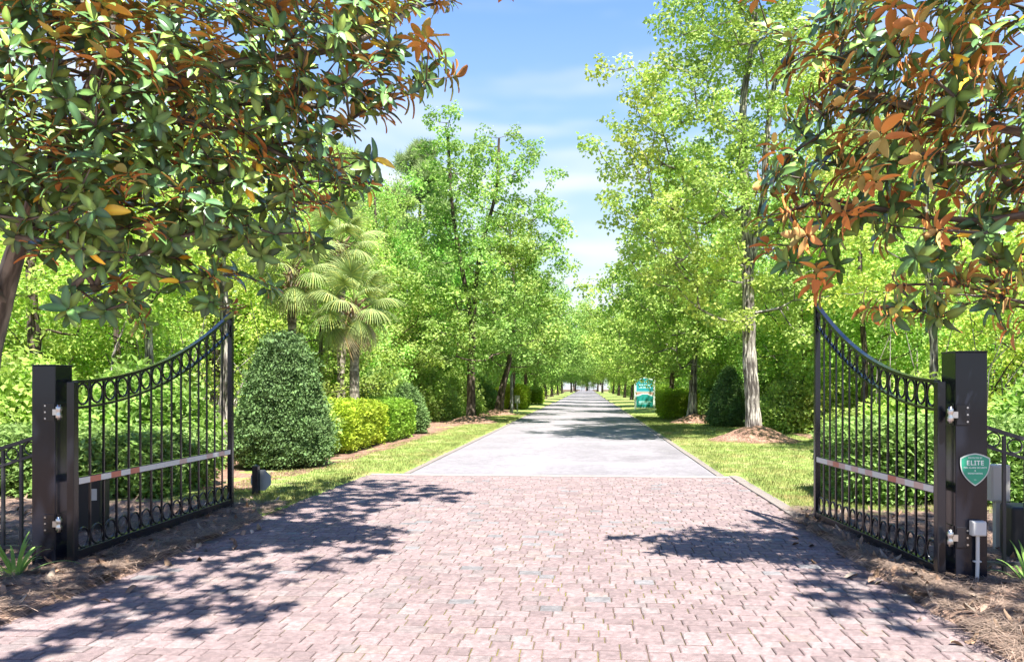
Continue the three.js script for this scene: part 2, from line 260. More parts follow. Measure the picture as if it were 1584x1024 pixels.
const S = {
  gum: [spray(1, 26, 0.108, 0.10, 0.30, 0.65, 0.45), spray(2, 26, 0.108, 0.10, 0.30, 0.65, 0.45)],
  wood: [spray(3, 40, 0.105, 0.09, 0.42, 0.7, 0.5), spray(4, 40, 0.105, 0.09, 0.42, 0.7, 0.5)],
  shrub: [spray(5, 26, 0.055, 0.034, 0.115, 0.9, 0.3, -0.1)],
  box: [spray(6, 26, 0.06, 0.036, 0.12, 0.9, 0.35, -0.3)],
  hedge: [spray(7, 20, 0.085, 0.045, 0.14, 0.9, 0.35, -0.1)],
  pine: [(() => { const R = rng(77), b = new Builder(); for (let k = 0; k < 46; k++) { const d = ball(R).add(V(0, 0.35, 0)).normalize(), L = 0.2 + 0.1 * R(), w = 0.011, s = d.clone().cross(ball(R)).normalize(), q = 0.8 + 0.4 * R(), o = ball(R).multiplyScalar(0.07); const a = b.v(o.clone().addScaledVector(s, w), s.clone().cross(d), 0, 0, [q, q, q]); b.v(o.clone().addScaledVector(s, -w), s.clone().cross(d), 0, 0, [q, q, q]); b.v(o.clone().addScaledVector(d, L), s.clone().cross(d), 0, 0, [q, q, q]); b.i.push(a, a + 2, a + 1); } return b.geo(); })()],
};
const F = {
  gum: leafMat(0.40, 0.55, 0.12, 0.5), lime: leafMat(0.47, 0.66, 0.13, 0.55), wood: leafMat(0.42, 0.57, 0.13, 0.52), shrub: leafMat(0.15, 0.25, 0.08, 0.3),
  box: leafMat(0.48, 0.60, 0.05, 0.45), hedge: leafMat(0.26, 0.42, 0.10, 0.45), pine: leafMat(0.34, 0.45, 0.18, 0.45), palm: leafMat(0.29, 0.38, 0.13, 0.4), blade: leafMat(0.24, 0.42, 0.09, 0.4), turf: leafMat(0.27, 0.34, 0.11, 0.35),
};
// limbs: every twig end is joined to the nearest wood below it, and wood thickens by what it carries
function grow(trunks, ends, R, low, k = 0.011, keepR = null) {
  const nodes = [];
  trunks.forEach((t) => { const c = new THREE.CatmullRomCurve3(t.map(([x, y, z]) => V(x, y, z))), n = Math.max(6, Math.round(c.getLength() / 0.45)); for (let i = 0; i <= n; i++) { const p = c.getPoint(i / n); if (p.y >= low) nodes.push({ p, up: null, w: 0, trunk: true }); } });
  const root = nodes.length; const heart = nodes.reduce((a, n) => a.add(n.p), V(0, 0, 0)).divideScalar(nodes.length);
  const order = ends.map((p) => { let d = 1e9; for (let i = 0; i < root; i++) d = Math.min(d, nodes[i].p.distanceToSquared(p)); return [d, p]; }).sort((a, b) => a[0] - b[0]);
  for (const [, p] of order) {
    let best = null, cost = 1e9;
    for (const n of nodes) { const dx = p.x - n.p.x, dy = p.y - n.p.y, dz = p.z - n.p.z, d = Math.sqrt(dx * dx + dy * dy + dz * dz), c = d + Math.max(0, -dy) * 0.7 + (dy > 0 ? 0 : 0.05); if (c < cost) { cost = c; best = n; } }
    const d = best.p.distanceTo(p), steps = Math.max(1, Math.min(4, Math.round(d / 0.5))); let from = best;
    for (let s = 1; s <= steps; s++) { const t = s / steps, q = best.p.clone().lerp(p, t); if (s < steps) { q.add(ball(R).multiplyScalar(d * 0.07)); q.y -= Math.sin(t * Math.PI) * d * 0.06; } const n = { p: q, up: from, w: 0, end: s === steps }; nodes.push(n); from = n; }
  }
  for (let i = nodes.length - 1; i >= 0; i--) { const n = nodes[i]; if (n.end) n.w += 1; if (n.up) n.up.w += n.w; }
  const b = new Builder(), rad = (n) => Math.min(keepR ?? 0.2, k * Math.pow(Math.max(1, n.w), 0.46));
  for (const n of nodes) if (n.up) { const ra = n.up.trunk ? rad(n) * 1.25 : Math.max(rad(n), Math.min(rad(n.up), rad(n) * 1.4)), rb = n.end ? rad(n) * 0.6 : rad(n); b.tube([n.up.p, n.p], [ra, rb], ra > 0.03 ? 7 : 4); }
  return b.geo();
}
function trunkGeo(path, r0, r1, sides = 16, flare = 0.5, seed = 1) {
  const c = new THREE.CatmullRomCurve3(path.map(([x, y, z]) => V(x, y, z))), n = Math.max(16, Math.round(c.getLength() / 0.25)), pts = [], rad = [];
  for (let i = 0; i <= n; i++) { const t = i / n, p = c.getPoint(t); pts.push(p); rad.push((r0 + (r1 - r0) * Math.pow(t, 0.8)) * (1 + flare * Math.exp(-(p.y - path[0][1]) / 0.35)) * (0.95 + 0.1 * hash(i, seed))); }
  const g = new Builder().tube(pts, rad, sides).geo(), p = g.attributes.position, nn = g.attributes.normal;
  for (let k = 0; k < p.count; k++) { const s = k % (sides + 1) % sides, y = p.getY(k), w = (noise2(s * 1.3 + seed * 7, y * 2.2, 33) - 0.5) * r0 * 0.28; p.setXYZ(k, p.getX(k) + nn.getX(k) * w, y, p.getZ(k) + nn.getZ(k) * w); }
  g.computeVertexNormals(); return g;
}
function endsIn(blobs, gap, R, tries = 60) {            // points spread through overlapping balls, more of them near the skin
  const out = [], cell = new Map(), key = (p) => Math.floor(p.x / gap) + ',' + Math.floor(p.y / gap) + ',' + Math.floor(p.z / gap);
  for (const [x, y, z, r, sy = 1] of blobs) {
    const n = Math.max(1, Math.ceil(4.2 * r * r * r * sy / (gap * gap * gap) * 1.6)) + 1;
    for (let k = 0; k < n; k++) {
      const p = ball(R); p.multiplyScalar(Math.pow(p.length() + 1e-6, -0.45)).multiply(V(r, r * sy, r)).add(V(x, y, z)); let ok = true;
      for (let a = -1; a <= 1 && ok; a++) for (let b = -1; b <= 1 && ok; b++) for (let c = -1; c <= 1 && ok; c++) for (const q of cell.get((Math.floor(p.x / gap) + a) + ',' + (Math.floor(p.y / gap) + b) + ',' + (Math.floor(p.z / gap) + c)) ?? []) if (q.distanceTo(p) < gap * 0.8) { ok = false; break; }
      if (ok) { out.push(p); const q = key(p); if (!cell.has(q)) cell.set(q, []); cell.get(q).push(p); }
    }
  }
  return out;
}
function foliage(parent, ends, sprays, mat, R, { per = 3, reach = 0.3, scale = 1, tint = [1, 1, 1], vary = 0.3, warm = 0, name = 'crown' }) {
  const sets = sprays.map(() => [[], []]);
  for (const p of ends) {
    const patch = 1 + (noise2(p.x * 0.8 + 40, (p.y + p.z) * 0.8 + 40, 3) - 0.5) * 0.5, hot = warm * Math.max(0, noise2(p.x * 0.6 + 11, p.z * 0.6 + p.y * 0.6 + 17, 9) - 0.45) * 4;
    for (let k = 0; k < per; k++) {
      const q = p.clone().add(ball(R).multiplyScalar(reach)), s = sets[Math.floor(R() * sprays.length)], v = patch * (1 - vary / 2 + vary * R());
      s[0].push(mat4(q, quatTo(ball(R).multiplyScalar(0.6).add(V(0, 1, 0)).normalize(), R() * 6.283), scale * (0.75 + 0.5 * R())));
      s[1].push(col(tint[0] * v * (1 + hot), tint[1] * v * (1 + hot * 0.25), tint[2] * v));
    }
  }
  sets.forEach(([m, c], i) => { if (m.length) copies(i ? name + '_' + String(i).padStart(3, '0') : name, sprays[i], mat, m, c, parent); });
}
function tree(o) {
  const R = rng(o.seed), t = thing(o.name, o.label, 'tree', o.at, o.turn ?? 0, o.group);
  o.trunks.forEach((p, i) => part(i ? 'stem' : 'trunk', trunkGeo(p, i ? o.r * 0.6 : o.r, o.r1 ?? 0.05, i ? 10 : 16, i ? 0 : o.flare ?? 0.45, o.seed + i), o.bark, t));
  const ends = endsIn(o.blobs, o.gap, R);
  part('limbs', grow(o.trunks, ends, R, o.low, o.twig ?? 0.011), o.bark, t).userData.kind = 'stuff';
  foliage(t, ends, o.sprays, o.leaf, R, o); return t;
}
function shapeBlobs(seed, n, y0, y1, r, lobe, squeeze = 1) {      // lobes of an ordinary crown: widest at a third of its height
  const R = rng(seed), out = [];
  for (let k = 0; k < n; k++) { const t = (k + R()) / n, y = y0 + (y1 - y0) * t, q = R() * 6.283 + k * 2.4, w = r * Math.pow(Math.sin(Math.PI * Math.min(1, 0.16 + t * 0.84)), 0.7), d = w * (0.35 + 0.5 * R()); out.push([Math.cos(q) * d, y, Math.sin(q) * d * squeeze, lobe * (0.7 + 0.5 * R()) * (0.55 + 0.6 * (1 - t))]); }
  out.push([0, y1, 0, lobe * 0.5]); return out;
}

// ---- the avenue trees, nearest first
const AV = 'avenue trees along the road';
tree({ name: 'avenue_tree', label: 'tall pale-barked tree on the big mulch mound, nearest on the right', group: AV, seed: 101, at: [4.93, 0.3, -22.3], r: 0.235, r1: 0.06, flare: 0.3, bark: M.barkPale, low: 3.2, gap: 0.86, twig: 0.012,
  trunks: [[[0, -0.3, 0], [-0.15, 2.3, 0.01], [-0.21, 4.8, 0.02], [-0.3, 7.3, 0.02], [-0.32, 9.6, -0.08], [0.02, 12.1, -0.1], [-0.03, 14.6, -0.1]], [[-0.21, 4.6, 0.02], [0.25, 6.7, -0.12], [0.44, 9.2, -0.13], [1.0, 12, -0.47]]],
  blobs: [[-0.32,12.47,-0.08,2.2],[-1.64,11.66,0.52,1.4],[-2.29,9.98,0.56,1.5],[-4.08,10.24,1.19,0.5],[-3.53,9.14,1.15,0.7],[-3.9,7.86,1.18,0.95],[-2.17,7.95,1.06,1.8],[0.25,9.98,-0.12,2.2],[1.54,11.73,-0.71,2],[-3.35,6.49,1.14,1.1],[-1.8,5.95,1.03,1.7],[-4.54,7.04,1.22,0.4],[0.76,7.43,-0.65,2.0],[-0.8,4.18,0.46,1.2],[-2.04,4.81,0.04,1.3],[1.35,5.08,-0.69,1.7],[-2.99,4.62,0.11,0.9],[1.02,3.28,-0.17,1.0],[-1.27,3.28,-0.01,0.8],[-0.32,14.95,-0.08,2.4]],
  sprays: S.gum, leaf: F.gum, per: 6, reach: 0.36, vary: 0.35, warm: 0.22 });
tree({ name: 'avenue_tree', label: 'forked tree with two peaks against the sky, nearest on the left', group: AV, seed: 102, at: [-5.05, 0.2, -32], r: 0.2, r1: 0.05, bark: M.barkDark, low: 2.8, gap: 0.92,
  trunks: [[[0.01, -0.2, 0.07], [0.04, 2.6, 0.07], [0.07, 4.06, 0.07], [-0.29, 6.27, 0.3], [-0.74, 9.06, 0.33], [-0.96, 12.4, 0.34]], [[0.1, 3.9, 0.1], [0.43, 7.11, 0.24], [1.15, 9.89, 0.19], [1.26, 12.1, 0.19]]],
  blobs: [[-1.01,12.95,0.35,0.8],[-0.74,11.01,0.33,1.5],[1.26,12.34,0.19,0.7],[1.82,11.14,0.15,1.2],[2.87,9.89,0.07,1.1],[0.38,9.06,0.25,2.0],[2.6,7.94,0.09,1.7],[-1.71,8.5,0.39,1.3],[-1.01,6.27,0.35,1.8],[1.6,5.86,1.17,1.9],[3.38,6.42,-0.96,1.1],[-2.26,6.0,0.43,1.2],[0.52,3.7,1.24,1.4],[2.6,4.05,0.09,1.5],[-1.09,3.43,1.35,1.0]],
  sprays: S.gum, leaf: F.gum, per: 7, reach: 0.4, scale: 1.1, tint: [0.74, 0.86, 0.85], vary: 0.5, warm: 0.2 });
const avenue = [[4.55, -32.7, 0.23, 12.5, 'second trunk on the right, on its own mulch mound', 1], [-4.9, -40.7, 0.26, 11.5, 'leaning dark trunk behind the forked tree on the left', -1], [5.0, -45, 0.2, 12, 'third trunk on the right, just before the teal sign', 1], [-5.1, -50, 0.2, 11.5, 'third tree on the left, beyond the grey post', -1], [5.1, -57, 0.2, 11.5, 'first tree beyond the teal sign on the right', 1], [-5.1, -61, 0.2, 11.5, 'fourth tree on the left', -1], [5.1, -70, 0.2, 11.5, 'second tree beyond the teal sign', 1], [-5.1, -74, 0.2, 11.5, 'fifth tree on the left', -1], [5.1, -86, 0.2, 11.5, 'third tree beyond the teal sign', 1], [-5.1, -91, 0.2, 11.5, 'sixth tree on the left', -1]];
avenue.forEach(([x, z, r, h, which, sgn], i) => {
  const R = rng(300 + i), lean = i === 1 ? 0.9 : (R() - 0.5) * 0.6;
  tree({ name: 'avenue_tree', label: 'leafy avenue tree, ' + which, group: AV, seed: 110 + i, at: [x, 0.1, z], r, bark: i === 0 ? M.barkPale : M.barkDark, low: 2.6, gap: i < 4 ? 0.95 : 1.05,
    trunks: [[[0, -0.1, 0], [lean * 0.25, 1.4, 0], [lean * 0.7, 3, 0], [lean, 6, 0.2], [lean * 0.7, h - 1, 0]]],
    blobs: [...shapeBlobs(40 + i, 15, 3.4, h - 1, 3.3, 1.75), [-sgn * 3.0, 4.4, 0.3, 1.3], [-sgn * 3.4, 5.8, -0.6, 1.2], [-sgn * 2.4, 3.6, 1, 1.0], ...(i > 1 ? [[-sgn * 4.0, 4.4, 0.5, 1.1], [-sgn * 4.2, 6.2, 0, 1.0]] : []), ...(i > 3 ? [[-sgn * 4.9, 4.2, 0.4, 1.0], [-sgn * 5.0, 5.6, 0, 0.9], [-sgn * 4.6, 7.4, 0, 0.9]] : [])],
    sprays: i < 4 ? S.gum : S.wood, leaf: F.gum, per: 6, reach: 0.45, scale: i < 4 ? 1.25 : 1.35, tint: sgn > 0 ? [0.92, 0.97, 0.9] : [0.72, 0.85, 0.85], vary: 0.4, warm: 0.08 });
});
// farther pairs: copies of the last two, too small in view to differ
{
  const L = scene.children.filter((o) => o.name.startsWith('avenue_tree')), src = L.slice(-2);
  [[5.2, -104], [-5.2, -110], [5.3, -126], [-5.2, -132], [5.3, -152], [-5.3, -158], [3.6, -178], [-3.9, -186], [3.0, -215], [-3.4, -222]].forEach(([x, z], i) => { const c = src[i % 2].clone(); c.name = numbered('avenue_tree'); c.position.set(x, 0, z); c.rotation.y = (i % 3 - 1) * 0.2; c.scale.setScalar(1.05 + 0.1 * (i % 3) + (i > 5 ? 0.25 : 0)); c.userData = { label: 'far-off tree, ' + ['nearest', 'second', 'third', 'fourth', 'farthest'][i >> 1] + ' of the distant row on the ' + (i % 2 ? 'left' : 'right'), category: 'tree', group: i % 2 ? 'far avenue trees, left side' : 'far avenue trees, right side' }; scene.add(c); });
}
console.log('avenue done');

// ---- the woods on both sides
function woodTree(label, group, x, z, h, r, r0, seed, o = {}) {
  return tree({ name: 'woodland_tree', label, group, seed, at: [x, 0, z], turn: 0, r: r0, bark: o.bark ?? M.barkDark, low: h * 0.2, gap: o.gap ?? 1.05, flare: 0.3,
    trunks: [[[0, -0.05, 0], [0.1, h * 0.25, 0.05], [-0.05, h * 0.6, 0], [0.1, h - 0.8, 0]]], blobs: shapeBlobs(seed + 5, o.n ?? 14, o.y0 ?? h * 0.26, h - 0.7, r, o.lobe ?? r * 0.52), sprays: S.wood, leaf: o.leaf ?? F.lime, per: 5, reach: 0.48, scale: o.scale ?? 1, tint: o.tint ?? [1, 1, 1], vary: 0.4, warm: 0.2 });
}
const wl = [
  woodTree('thin pale trunk rising behind the middle of the left gate', 'woodland trees left', -9.5, -15.4, 8.5, 2.2, 0.11, 401, { bark: M.barkPale, y0: 4.2 }),
  woodTree('pale trunk just left of the tall end of the left gate', 'woodland trees left', -8.9, -17.6, 9.5, 2.4, 0.17, 402, { bark: M.barkPale, y0: 5 }),
  woodTree('short thick dark trunk behind the left pillar', 'woodland trees left', -11.2, -14.3, 7, 2.4, 0.2, 403, { y0: 3.6 }),
  woodTree('slender grey trunk behind the right gate near the pillar', 'woodland trees right', 7.8, -17.6, 9, 2.3, 0.12, 404, { bark: M.barkPale, y0: 3.6 }),
  woodTree('dark thin trunk in the shade right of the pale-barked tree', 'woodland trees right', 7.5, -26.6, 8, 2.6, 0.11, 405, { y0: 3.4 }),
  woodTree('bare brown trunk at the wood edge beyond the right gate tip', 'woodland trees right', 8.6, -24, 8.5, 2.6, 0.12, 406, { y0: 3.4, tint: [0.85, 0.95, 1] }),
];
const lime = [1, 1, 1], mid = [0.72, 0.86, 0.9];
function copyTree(src, label, group, x, z, s, turn) { const c = src.clone(); c.name = numbered('woodland_tree'); c.position.set(x, 0, z); c.rotation.y = turn; c.scale.setScalar(s); c.userData = { label, category: 'tree', group, kind: 'thing' }; scene.add(c);
  const R = rng(Math.round(x * 71 + z * 13) + 5000), v = 0.65 + 0.5 * R(), w = [v * (0.75 + 0.35 * R()), v, v * (0.8 + 0.6 * R())];       // each tree has a green of its own
  c.traverse((m) => { if (m.isInstancedMesh) { m.instanceColor = m.instanceColor.clone(); const a = m.instanceColor.array; for (let k = 0; k < a.length; k++) a[k] *= w[k % 3]; } });
  return c; }
// broad low lime-green crowns that fill the wood edge, then taller ones behind
const edgeA = woodTree('low lime green tree filling the left wood edge behind the hedge', 'lime green trees of the left wood edge', -12.5, -19, 5.6, 2.9, 0.12, 411, { y0: 1.0, lobe: 1.5, n: 16 });
const edgeB = woodTree('low lime green tree filling the right wood edge behind the hedge', 'lime green trees of the right wood edge', 11.5, -20, 5.8, 3.0, 0.12, 412, { y0: 1.2, lobe: 1.5, n: 16 });
const backA = woodTree('tall green tree deep in the left wood', 'tall trees of the left wood', -14, -27, 12.5, 3.4, 0.2, 413, { y0: 3, lobe: 1.9, n: 18, leaf: F.wood, tint: [1.1, 1.1, 0.9] });
const backB = woodTree('tall green tree deep in the right wood', 'tall trees of the right wood', 12.5, -31, 11, 3.4, 0.2, 414, { y0: 3, lobe: 1.9, n: 18, leaf: F.lime, tint: [0.95, 1, 0.9] });
{
  const R = rng(77);
  const wL = ['right behind the fan palms', 'between the palms and the forked tree', 'in the second row behind the left gate', 'at the left picture edge behind the left pillar', 'deep behind the left gate middle', 'just left of the forked tree', 'behind the leaning dark trunk on the left', 'behind the third tree on the left', 'behind the fourth tree on the left', 'behind the fifth tree on the left', 'in the second row behind the forked tree'];
  const wR = ['right of the pale-barked trunk at the wood edge', 'behind the right pillar', 'in the second row behind the right gate', 'behind the second trunk on the right', 'behind the third trunk on the right', 'level with the teal sign at the wood edge', 'behind the first tree beyond the teal sign', 'behind the second tree beyond the teal sign', 'at the right picture edge beyond the fence', 'behind the tall tip of the right gate'];
  const tL = ['behind the palms, left of the forked tree', 'directly behind the forked tree', 'above the left gate tip, in the third row', 'above the left gate middle, in the third row', 'behind the third tree on the left', 'far behind the forked tree in the left wood', 'behind the fourth tree on the left', 'behind the sixth tree on the left', 'behind the first far tree on the left', 'behind the second far tree on the left', 'behind the third far tree on the left', 'far back above the left pillar', 'far back at the left picture edge', 'peeping out between the magnolia and the forked tree', 'just behind the edge of the left magnolia', 'right above the tallest palm', 'between the tallest palm and the forked tree'];
  const tR = ['behind the third trunk on the right', 'above the right gate, in the third row', 'above the right pillar, in the third row', 'right of the teal sign in the right wood', 'far behind the second trunk on the right', 'behind the first tree beyond the teal sign', 'behind the second tree beyond the teal sign', 'behind the third tree beyond the teal sign', 'behind the first far tree on the right', 'behind the second far tree on the right', 'far back above the right fence', 'far back at the right picture edge', 'right behind the pale-barked tree'];
  for (const [x, z, s] of [[-8.8, -24, 0.95], [-10, -29, 1.1], [-16, -21, 1.15], [-17, -15, 1.0], [-20, -26, 1.3], [-9, -36, 1], [-9.5, -44, 1], [-9.5, -54, 1.1], [-9, -66, 1.1], [-9.5, -80, 1.2], [-14, -38, 1.2]]) copyTree(R() < 0.5 ? edgeA : edgeB, 'low lime green tree ' + wL.shift(), 'lime green trees of the left wood edge', x, z, s * (0.9 + 0.2 * R()), R() * 6.28);
  for (const [x, z, s] of [[10.5, -27, 1.05], [15, -17, 1.1], [16, -24, 1.2], [9.6, -34, 1.05], [9, -42, 1.05], [9, -52, 1.1], [9, -64, 1.1], [9.5, -78, 1.2], [19, -20, 1.2], [13.5, -26, 1.1]]) copyTree(R() < 0.5 ? edgeA : edgeB, 'low lime green tree ' + wR.shift(), 'lime green trees of the right wood edge', x, z, s * (0.9 + 0.2 * R()), R() * 6.28);
  for (const [x, z, s] of [[-9.5, -33, 0.85], [-10, -42, 0.95], [-17, -34, 1.1], [-22, -32, 1.1], [-11, -52, 1], [-18, -46, 1.2], [-10.5, -66, 1.05], [-11, -84, 1.1], [-11, -105, 1.1], [-11, -130, 1.2], [-11, -160, 1.3], [-25, -42, 1.2], [-31, -38, 1.2], [-11.8, -44, 1.3], [-14, -40, 1.25], [-12, -30, 1.05], [-10.2, -37, 1.1]]) copyTree(R() < 0.6 ? backA : backB, 'tall green tree ' + tL.shift(), 'tall trees of the left wood', x, z, s * (0.92 + 0.16 * R()), R() * 6.28);
  for (const [x, z, s] of [[9.5, -38, 1.0], [17, -36, 0.95], [22, -32, 0.85], [10, -48, 1.1], [16, -46, 1.1], [10, -60, 1.1], [11, -76, 1.1], [11, -95, 1.1], [11, -120, 1.2], [11.5, -150, 1.3], [25, -42, 1.0], [30, -40, 1.0], [9.2, -30, 0.95]]) copyTree(R() < 0.4 ? backA : backB, 'tall green tree ' + tR.shift(), 'tall trees of the right wood', x, z, s * (0.92 + 0.16 * R()), R() * 6.28);
  for (let k = 0; k < 11; k++) copyTree(k % 2 ? backA : backB, ['leftmost', 'second', 'third', 'fourth', 'fifth', 'middle', 'seventh', 'eighth', 'ninth', 'tenth', 'rightmost'][k] + ' distant tree in the row closing off the road end', 'trees at the far end of the road', -24 + k * 4.8, -268 - (k % 3) * 5, 1.5 + 0.5 * R(), k);
}
// pines
function pine(label, x, z, h, seed, tint) {
  const R = rng(seed), blobs = []; for (let k = 0; k < 11; k++) { const t = k / 11, q = k * 2.4 + R(), d = (1 - t) * 1.7 + 0.3; blobs.push([Math.cos(q) * d, h * (0.5 + 0.5 * t), Math.sin(q) * d, 0.95 - 0.3 * t, 0.8]); }
  return tree({ name: 'pine_tree', label, group: 'pines behind the wood edge', seed, at: [x, 0, z], r: 0.2, bark: M.barkDark, low: h * 0.45, gap: 0.36, flare: 0.3, trunks: [[[0, 0, 0], [0.1, h * 0.5, 0], [0, h - 0.6, 0]]], blobs, sprays: S.pine, leaf: F.pine, per: 4, reach: 0.25, scale: 1.5, tint, vary: 0.3 });
}
pine('soft-needled pine left of the forked tree against the sky', -9.4, -41, 15.5, 501, [1, 1, 1]);
pine('feathery pine seen under the left magnolia branches', -12.6, -36, 13.5, 502, [1.1, 1.05, 0.9]);
pine('pale pine behind the right magnolia branches', 13.5, -33, 13, 503, [1.4, 1.25, 0.9]);
pine('dark-trunked pine rising above the right gate', 11, -31, 12.5, 504, [1.3, 1.2, 0.9]);
console.log('woods done');

// ---------------------------------------------------------------- shrubs and hedges
function leafy(name, label, category, at, pts, sprays, leaf, o, stems, group) {
  const R = rng(o.seed), t = thing(name, label, category, at, o.turn ?? 0, group), b = new Builder();
  for (const [x, z, h, r] of stems) { const p = [V(x, -0.05, z)]; for (let k = 1; k <= 4; k++) p.push(V(x + (R() - 0.5) * 0.1 * k, h * k / 4, z + (R() - 0.5) * 0.1 * k)); b.tube(p, [r, r * 0.9, r * 0.7, r * 0.5, r * 0.3], 6); }
  part('stems', b.geo(), M.barkDark, t).userData.kind = 'stuff';
  foliage(t, pts(R), sprays, leaf, R, { name: 'foliage', ...o }); return t;
}
const inCone = (r, h, n, power = 0.62, y0 = 0.12) => (R) => { const out = []; for (let k = 0; k < n; k++) { const t = R(), y = y0 + (h - y0) * (1 - Math.sqrt(t * 0.97)), w = r * Math.pow(1 - (y - y0) / (h - y0), power) * (0.97 + 0.3 * (noise2(y * 2.5 + 30, k % 7 + 3, o7) - 0.5)) * Math.min(1, 0.8 + y * 0.4), q = R() * 6.283, d = w * Math.pow(R(), 0.28) * (0.84 + 0.34 * (noise2(Math.cos(q) * 4 + 9, Math.sin(q) * 4 + y * 3.4 + 9, 8))) * (R() < 0.05 ? 1.14 : 1); out.push(V(Math.cos(q) * d, y, Math.sin(q) * d)); } return out; };
const o7 = 7;
const inBox = (sx, h, sz, n, round = 0.12) => (R) => { const out = []; for (let k = 0; k < n; k++) { let x = R() * 2 - 1, y = Math.pow(R(), 0.8), z = R() * 2 - 1; const f = R(); if (f < 0.34) y = 0.9 + 0.1 * R(); else if (f < 0.55) x = Math.sign(x) * (0.9 + 0.1 * R()); else if (f < 0.85) z = Math.sign(z) * (0.9 + 0.1 * R()); const wob = 1 + 0.10 * (noise2(x * sx * 2 + 30, z * sz * 2 + y * 3 + 30, 6) - 0.5), edge = Math.max(Math.abs(x), Math.abs(z)) ** 8 * round; out.push(V(x * sx / 2 * wob, (0.08 + (h - 0.08) * y) * (1 - edge * y) * wob, z * sz / 2 * wob)); } return out; };
leafy('conical_shrub', 'dense dark green rounded cone of a shrub beside the octagonal sign', 'shrub', [-5.87, 0.03, -14.0], inCone(0.93, 2.62, 4200, 0.40), S.shrub, F.shrub, { seed: 601, per: 1, reach: 0.06, scale: 1, vary: 0.5, tint: [1, 1, 1] }, [[0, 0, 2, 0.05], [0.1, 0.08, 1.7, 0.03], [-0.1, 0.05, 1.7, 0.03]]);
leafy('box_hedge', 'bright yellow-green clipped hedge beside the dark conical shrub', 'hedge', [-6.05, 0.03, -18.1], inBox(1.15, 1.12, 3.1, 4200), S.box, F.box, { seed: 602, per: 1, reach: 0.05, vary: 0.35 }, [[0, 1, 0.8, 0.03], [0, 0, 0.8, 0.03], [0, -1, 0.8, 0.03], [0.2, 0.5, 0.8, 0.02]]);
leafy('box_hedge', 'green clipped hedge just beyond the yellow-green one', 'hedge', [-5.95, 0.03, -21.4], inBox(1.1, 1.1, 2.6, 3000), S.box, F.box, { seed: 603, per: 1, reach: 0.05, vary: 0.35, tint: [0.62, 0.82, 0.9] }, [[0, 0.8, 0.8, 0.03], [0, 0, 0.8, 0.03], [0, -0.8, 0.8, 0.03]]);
leafy('rounded_shrub', 'dark rounded shrub at the far end of the left clipped hedges', 'shrub', [-5.95, 0.03, -24.2], inCone(0.7, 1.6, 2000, 0.45), S.shrub, F.shrub, { seed: 604, per: 1, reach: 0.07, scale: 1.25, vary: 0.5, tint: [1.1, 1.1, 1] }, [[0, 0, 1.4, 0.04], [0.1, 0.1, 1.3, 0.03]]);
leafy('leafy_hedge', 'dark green leafy hedge seen through the left gate bars', 'hedge', [-9.5, 0.03, -10.6], inBox(7.2, 0.84, 1.5, 6400), S.hedge, F.hedge, { seed: 605, per: 1, reach: 0.09, vary: 0.6 }, [...Array(9)].map((_, k) => [-3.2 + k * 0.8, 0.1, 0.8, 0.025]));
leafy('leafy_hedge', 'dark green leafy hedge seen through the right gate bars', 'hedge', [7.5, 0.03, -10.7], inBox(8, 1.02, 1.5, 7200), S.hedge, F.hedge, { seed: 606, per: 1, reach: 0.09, vary: 0.6 }, [...Array(10)].map((_, k) => [-3.6 + k * 0.8, 0.1, 0.9, 0.025]));
leafy('conical_shrub', 'dark pointed shrub behind the second trunk on the right', 'shrub', [5.5, 0.03, -29.4], inCone(0.8, 2.3, 2200, 0.6), S.shrub, F.shrub, { seed: 607, per: 1, reach: 0.07, scale: 1.35, vary: 0.5 }, [[0, 0, 1.8, 0.05]]);
leafy('box_hedge', 'yellow-green clipped hedge left of the second trunk on the right', 'hedge', [4.35, 0.03, -36.6], inBox(1.5, 1.25, 2.2, 2200), S.box, F.box, { seed: 608, per: 1, reach: 0.06, scale: 1.4, vary: 0.35, tint: [0.9, 0.95, 0.9] }, [[0, 0.5, 0.9, 0.03], [0, -0.5, 0.9, 0.03]]);
leafy('box_hedge', 'yellow-green clipped hedge beside the small white sign on the left', 'hedge', [-5.1, 0.03, -51.5], inBox(1.7, 1.5, 3, 2200), S.box, F.box, { seed: 609, per: 1, reach: 0.06, scale: 1.7, vary: 0.35, tint: [0.9, 0.95, 0.9] }, [[0, 0.5, 0.9, 0.03], [0, -0.5, 0.9, 0.03]]);
leafy('box_hedge', 'small far yellow-green hedge beyond the white sign on the left', 'hedge', [-4.9, 0.03, -66], inBox(1.6, 1.3, 3, 1400), S.box, F.box, { seed: 610, per: 1, reach: 0.06, scale: 1.9, vary: 0.35, tint: [0.8, 0.9, 0.9] }, [[0, 0, 0.9, 0.03]]);
leafy('box_hedge', 'green hedge just beyond the teal sign on the right', 'hedge', [5.1, 0.03, -54.5], inBox(2.2, 1.5, 3, 1800), S.box, F.box, { seed: 611, per: 1, reach: 0.07, scale: 1.8, vary: 0.35, tint: [0.6, 0.75, 0.8] }, [[0, 0, 0.9, 0.03]]);
